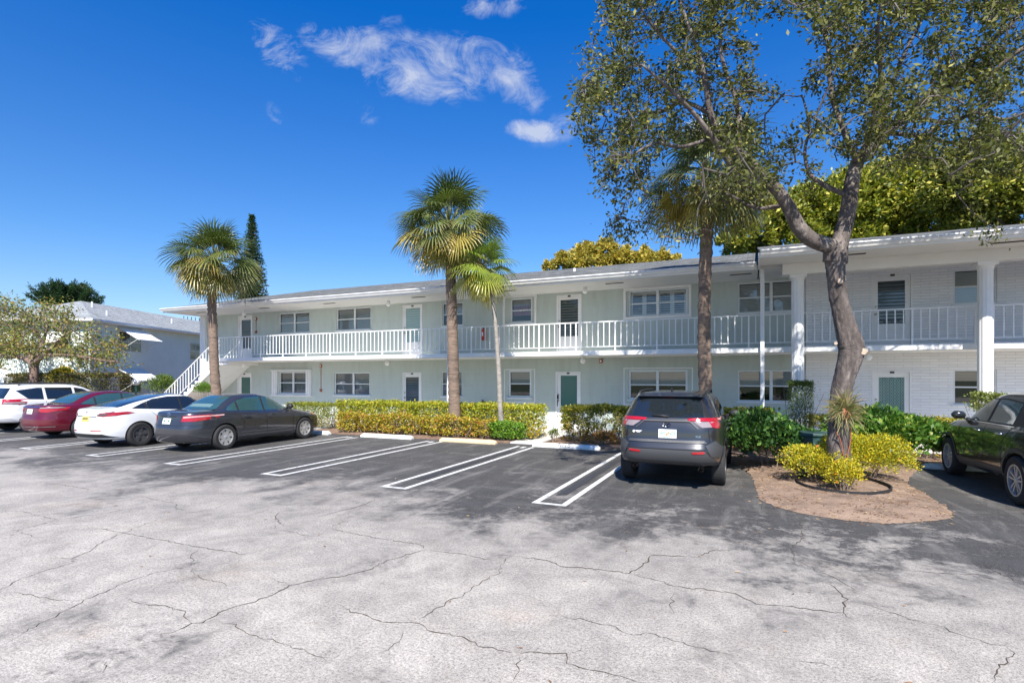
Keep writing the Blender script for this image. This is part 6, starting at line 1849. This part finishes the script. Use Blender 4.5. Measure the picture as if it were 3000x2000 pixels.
cam_.line('bumper_gap', [(-.88, .70), (.88, .70)], 'rear', w=.009)
cam_.patch('garnish', [(-.30, .915), (.30, .915), (.28, .94), (-.28, .94)], 'rear', m_black_pl, off=.012)
cam_.plate(-.02, .80, m_plate, 'JDC  Q47', '') if False else cam_.plate(-.02, .80, m_plate); cam_.badge(0, .965, 'ovals', .05)
cam_.mirror(3.35, .99, .9, m_black_pl); cam_.handle(1.72, .86, DK); cam_.handle(2.62, .86, DK)
exhaust(cam_, .5, .12, .27, .03)

# white electric fastback
WH = paint('white_paint', (.72, .73, .74), rough=.25)
el = sedan('parked_car', (-16.62, 8.70, 0), 0, WH, 'white electric fastback sedan with black glass roof between the red sedan and the charcoal sedan', 4.69, 1.85, 1.44, 1.06, .42, m_cglass, m_darkrim, 'cover', 2.875, .96, .335, (1.75,))
rw = [(-.60, .50), (-.62, .60), (-.56, 1.25), (-.52, 1.9), (-.52, 2.6), (.52, 2.6), (.52, 1.9), (.56, 1.25), (.62, .60), (.60, .50), (.3, .46), (-.3, .46)]
dl = [(.78, 1.06), (1.10, 1.19), (1.45, 1.30), (1.90, 1.355), (2.4, 1.35), (2.75, 1.30), (3.10, 1.17), (3.38, 1.02), (3.38, .98), (2.2, .975)]
sedan_glass(el, 1.0, rw, dl, m_cglass, [1.20, 2.20], None)
el.rear2('tail_light', [(.42, .89), (.52, .965), (.90, .99), (.92, .95), (.78, .885), (.60, .86)], m_red_l, off=.009, thick=.006)
el.rear2('tail_light_lens', [(.44, .895), (.50, .935), (.68, .95), (.64, .885)], m_darkrim, off=.017, thick=.004)
for ax in ('right', 'left'):
    el.patch('tail_light', [(.19, .91), (.19, .98), (.36, 1.0), (.25, .92)], ax, mat('smoked_lens', (.12, .015, .02), .1, coat=1), off=.009, thick=.005)
    for yy in (2.22, 3.2): el.line('door_gap', [(yy, .97), (yy + .01, .32)], ax, w=.008)
    el.line('door_gap', [(1.22, 1.0), (1.42, .80), (1.44, .60), (1.36, .45)], ax, w=.008)
el.line('boot_gap', [(-.46, 1.03), (-.42, .86), (-.44, .74), (.44, .74), (.42, .86), (.46, 1.03)], 'rear', w=.007)
el.patch('boot_garnish', [(-.42, .855), (.42, .855), (.42, .875), (-.42, .875)], 'rear', m_black_pl, off=.008)
el.rear2('reflector', [(.30, .50), (.62, .50), (.60, .475), (.32, .475)], m_red_l, off=.008)
el.patch('diffuser', [(-.80, .30), (-.62, .40), (.62, .40), (.80, .30)], 'rear', m_black_pl, off=.006)
el.plate(0, .80, m_plate_y, orange=False); el.badge(0, .965, 'tee', .05, m_black_pl)
el.mirror(3.2, .99, .9, WH)
el.patch('rear_lettering', [(.33, .70), (.47, .70), (.47, .712), (.33, .712)], 'rear', m_darkrim, off=.005)

# red sedan
MR = paint('maroon_paint', (.13, .006, .018), metal=.25, rough=.28)
rd = sedan('parked_car', (-20.6, 9.25, 0), 0, MR, 'dark red sedan with chrome bumper strip between the white SUV and the white fastback', 4.85, 1.85, 1.47, 1.05, .72, m_cglass2, m_silver, 'split', 2.775, 1.08, .335, (1.58,))
rw = [(-.60, .80), (-.62, .92), (-.50, 1.45), (-.44, 1.54), (.44, 1.54), (.50, 1.45), (.62, .92), (.60, .80), (.3, .76), (-.3, .76)]
dl = [(1.05, 1.06), (1.25, 1.17), (1.52, 1.30), (1.85, 1.37), (2.35, 1.385), (2.75, 1.34), (3.15, 1.21), (3.50, 1.04), (3.50, 1.0), (2.4, .99)]
sedan_glass(rd, 1.0, rw, dl, m_cglass2, [1.48, 2.34], m_chrome)
rd.rear2('tail_light', [(.40, .90), (.46, .985), (.90, 1.0), (.90, .92), (.66, .84), (.5, .85)], m_red_l, off=.008, thick=.006)
rd.rear2('tail_light_lens', [(.44, .955), (.47, .99), (.86, 1.0), (.84, .965)], m_clear_l, off=.017, thick=.004)
for ax in ('right', 'left'):
    rd.patch('tail_light', [(.19, .92), (.19, 1.0), (.42, 1.005), (.27, .92)], ax, m_red_l, off=.008, thick=.005)
    rd.patch('tail_light_lens', [(.20, .98), (.20, 1.0), (.40, 1.003), (.36, .98)], ax, m_clear_l, off=.015, thick=.004)
    for yy in (2.36, 3.36): rd.line('door_gap', [(yy, .98), (yy + .01, .32)], ax, w=.009)
rd.line('boot_gap', [(-.46, 1.01), (-.44, .72), (.44, .72), (.46, 1.01)], 'rear', w=.008)
rd.line('chrome_strip', [(-.78, .40), (0, .385), (.78, .40)], 'rear', m=m_chrome, w=.022, off=.012)
rd.line('chrome_strip', [(-.45, 1.0), (.45, 1.0)], 'rear', m=m_chrome, w=.018, off=.012)
rd.plate(-.02, .86, m_plate); rd.badge(0, 1.03, 'aitch', .038); rd.mirror(3.35, 1.0, .9, MR); rd.handle(1.7, .88, MR); rd.handle(2.6, .88, MR)

# white SUV far left
rings = [(.25, .36, L_ - .30, .24, .78, 5), (.10, .38, L_ - .12, .28, .88, 5), (.02, .50, L_ - .02, .42, .91, 5), (.0, .66, L_, .60, .915, 5), (.05, .74, L_ - .01, .72, .915, 5), (.07, .88, L_ - .04, .80, .915, 5),
         (.09, 1.0, L_ - .10, .90, .91, 5), (.11, 1.10, L_ - .25, .97, .90, 5), (.14, 1.18, L_ - .45, 1.02, .87, 5), (.19, 1.26, L_ - 1.10, 1.10, .835, 5), (.28, 1.40, L_ - 1.45, 1.32, .775, 5), (.36, 1.54, L_ - 1.8, 1.50, .715, 5),
         (.42, 1.62, L_ - 2.0, 1.59, .665, 5), (.50, 1.665, L_ - 2.2, 1.645, .59, 4.5), (.75, 1.685, L_ - 2.5, 1.675, .42, 4)]
ws_ = Car('parked_car', (-24.05, 9.65, 0), 0, rings, [(.92, .355, 0), (.92 + 2.66, .355, 0)], WH, 'white SUV with roof rails partly cut off at the left edge', 'car')
ws_.patch('rear_window', [(-.60, 1.19), (.60, 1.19), (.53, 1.55), (-.53, 1.55)], 'rear', m_cglass, off=.006)
for ax in ('right', 'left'):
    ws_.patch('side_window', [(.56, 1.40), (.50, 1.47), (1.10, 1.555), (1.24, 1.555), (1.24, 1.14), (.80, 1.16)], ax, m_cglass, off=.006)
    ws_.patch('side_window', [(1.34, 1.14), (1.32, 1.56), (2.16, 1.55), (2.18, 1.125)], ax, m_cglass, off=.006); ws_.patch('side_window', [(2.26, 1.12), (2.24, 1.55), (2.55, 1.49), (3.2, 1.14)], ax, m_cglass, off=.006)
    ws_.patch('tail_light', [(.18, 1.0), (.18, 1.17), (.34, 1.18), (.26, 1.02)], ax, m_red_l, off=.010, thick=.008)
    for yy in (1.3, 2.22): ws_.line('door_gap', [(yy, 1.1), (yy, .42)], ax, w=.009)
ws_.rear2('tail_light', [(.60, 1.0), (.60, 1.16), (.90, 1.18), (.91, .98)], m_red_l, off=.010, thick=.008); ws_.rear2('tail_light_lens', [(.64, 1.01), (.64, 1.07), (.86, 1.07), (.87, 1.0)], m_clear_l, off=.02, thick=.004)
ws_.patch('bumper_cladding', [(-.85, .40), (-.8, .52), (.8, .52), (.85, .40)], 'rear', mat('silver_bumper', (.5, .5, .52), .4), off=.008)
ws_.wheel(.92, .355, .905, 'spoke', m_silver); ws_.wheel(3.58, .355, .905, 'spoke', m_silver); ws_.plate(0, .92, m_plate); ws_.badge(0, 1.1, 'ovals', .05); ws_.mirror(3.1, 1.08, .9, WH)
for sx in (1, -1):
    q = MB(); q.tube([(sx * .60, .60, 1.64), (sx * .60, .70, 1.71), (sx * .60, 1.6, 1.735), (sx * .60, 2.3, 1.71), (sx * .60, 2.45, 1.63)], .018, 8); q.build('roof_rail', m_black_pl, ws_.root, smooth=True)

# dark SUV right edge
BK = paint('dark_olive_paint', (.030, .033, .032), metal=.35, rough=.18)
L2_ = 4.86
rings = [(.25, .36, L2_ - .34, .24, .80, 4.6), (.10, .38, L2_ - .14, .28, .90, 4.4), (.02, .50, L2_ - .02, .44, .95, 4.2), (.0, .66, L2_, .60, .96, 4.2), (.05, .74, L2_ - .01, .72, .96, 4.2), (.07, .88, L2_ - .06, .82, .96, 4.2),
         (.09, 1.0, L2_ - .16, .92, .955, 4.2), (.12, 1.12, L2_ - .35, 1.0, .935, 4.4), (.16, 1.20, L2_ - .62, 1.07, .90, 4.6), (.24, 1.28, L2_ - 1.22, 1.15, .86, 4.8), (.38, 1.42, L2_ - 1.62, 1.36, .79, 4.8), (.50, 1.55, L2_ - 2.0, 1.54, .725, 4.6),
         (.58, 1.63, L2_ - 2.25, 1.63, .67, 4.4), (.68, 1.68, L2_ - 2.5, 1.675, .59, 4.2), (.95, 1.70, L2_ - 2.8, 1.70, .42, 4)]
rs = Car('parked_car', (4.62, 9.62, 0), R(1.5), rings, [(1.06, .37, 0), (1.06 + 2.83, .37, 0)], BK, 'glossy black green SUV cut off by the right edge, seen from its left side', 'car')
for ax in ('right', 'left'):
    rs.patch('window_surround', [(.70, 1.20), (.75, 1.36), (1.2, 1.54), (1.9, 1.59), (2.6, 1.575), (3.0, 1.46), (3.45, 1.22), (3.52, 1.13), (2.1, 1.15)], ax, m_black_pl, off=.003)
    rs.patch('side_window', [(1.30, 1.20), (1.32, 1.52), (1.9, 1.56), (2.14, 1.56), (2.16, 1.185)], ax, m_cglass2, off=.007); rs.patch('side_window', [(2.26, 1.18), (2.24, 1.555), (2.58, 1.55), (2.98, 1.43), (3.40, 1.20), (3.44, 1.165)], ax, m_cglass2, off=.007)
    rs.line('window_chrome', [(1.2, 1.165), (2.2, 1.155), (3.5, 1.135)], ax, m=m_chrome, w=.016, off=.009)
    rs.patch('sill_cladding', [(1.52, .33), (3.42, .31), (3.42, .46), (1.52, .50)], ax, CLAD, off=.008)
    for yc in (1.06, 3.89):
        A = [(yc + .43 * math.cos(R(t)), .37 + .43 * math.sin(R(t))) for t in range(0, 181, 12)]; Bq = [(yc + .49 * math.cos(R(t)), .37 + .49 * math.sin(R(t))) for t in range(180, -1, -12)]
        rs.patch('arch_trim', A + Bq, ax, CLAD, off=.008)
    for yy in (2.2, 3.3): rs.line('door_gap', [(yy, 1.13), (yy, .48)], ax, w=.009)
    rs.line('door_gap', [(1.25, 1.16), (1.50, .90), (1.52, .55)], ax, w=.009)
rs.wheel(1.06, .37, .955, 'split', m_silver); rs.wheel(3.89, .37, .955, 'split', m_silver); rs.mirror(3.30, 1.15, .96, BK, .08); rs.handle(2.45, 1.02, m_chrome); rs.handle(1.6, 1.03, m_chrome)

# ================================================================== STREET FURNITURE
g = G(2400, 1350)
ub = empty('utility_box', (XY(2390, 13.0), 13.0, 0), 0, 'dark green metal utility box between the bushes left of the big trunk', 'utility box')
m_ubox = mat('utility_green', (.028, .075, .07), .45, var=.15, vscale=5, dirt=(.06, .12, .10), dscale=3, damt=.4)
q = MB(); q.box(-.42, .42, -.35, .35, 0, .72); q.build('cabinet', m_ubox, ub, bevel=.012)
q = MB(); q.box(-.45, .45, -.38, .38, .722, .78); q.build('lid', m_ubox, ub, bevel=.012)
q = MB(); q.box(-.02, .02, -.37, -.352, .3, .42); q.build('latch', m_silver, ub)
lp_y = 17.5; p = PY(398, 1119, lp_y)
lp = empty('lamp_post', (p.x, lp_y, 0), 0, 'green lamp post with a white globe behind the white fastback', 'lamp post')
q = MB(); q.lathe([(.10, 0), (.10, .08), (.05, .14), (.045, p.z - .2), (.09, p.z - .17), (.09, p.z - .12)], 14); q.build('post', mat('post_green', (.06, .20, .13), .5), lp)
q = MB(); q.lathe([(.08, p.z - .14)] + [(.185 * math.sin(R(d)), p.z - .185 * math.cos(R(d))) for d in range(25, 180, 11)] + [(.003, p.z + .185)], 20); q.build('globe', m_globe, lp, smooth=True)
# aerial on the far roof
p = PY(561, 948, 38)
an = empty('roof_aerial', p, 0, 'small dark television aerial above the far roofs left of the main building', 'aerial')
q = MB(); q.tube([(0, 0, -3.2), (0, 0, .6)], .04, 6)
for i in range(5): q.tube([(-1.2 + i * .6, 0, .3 - .05 * i), (-1.2 + i * .6, .0, .85 - .08 * i)], .035, 5)
q.tube([(-1.4, 0, .3), (1.5, 0, .1)], .035, 5); q.build('mast', m_black_pl, an)
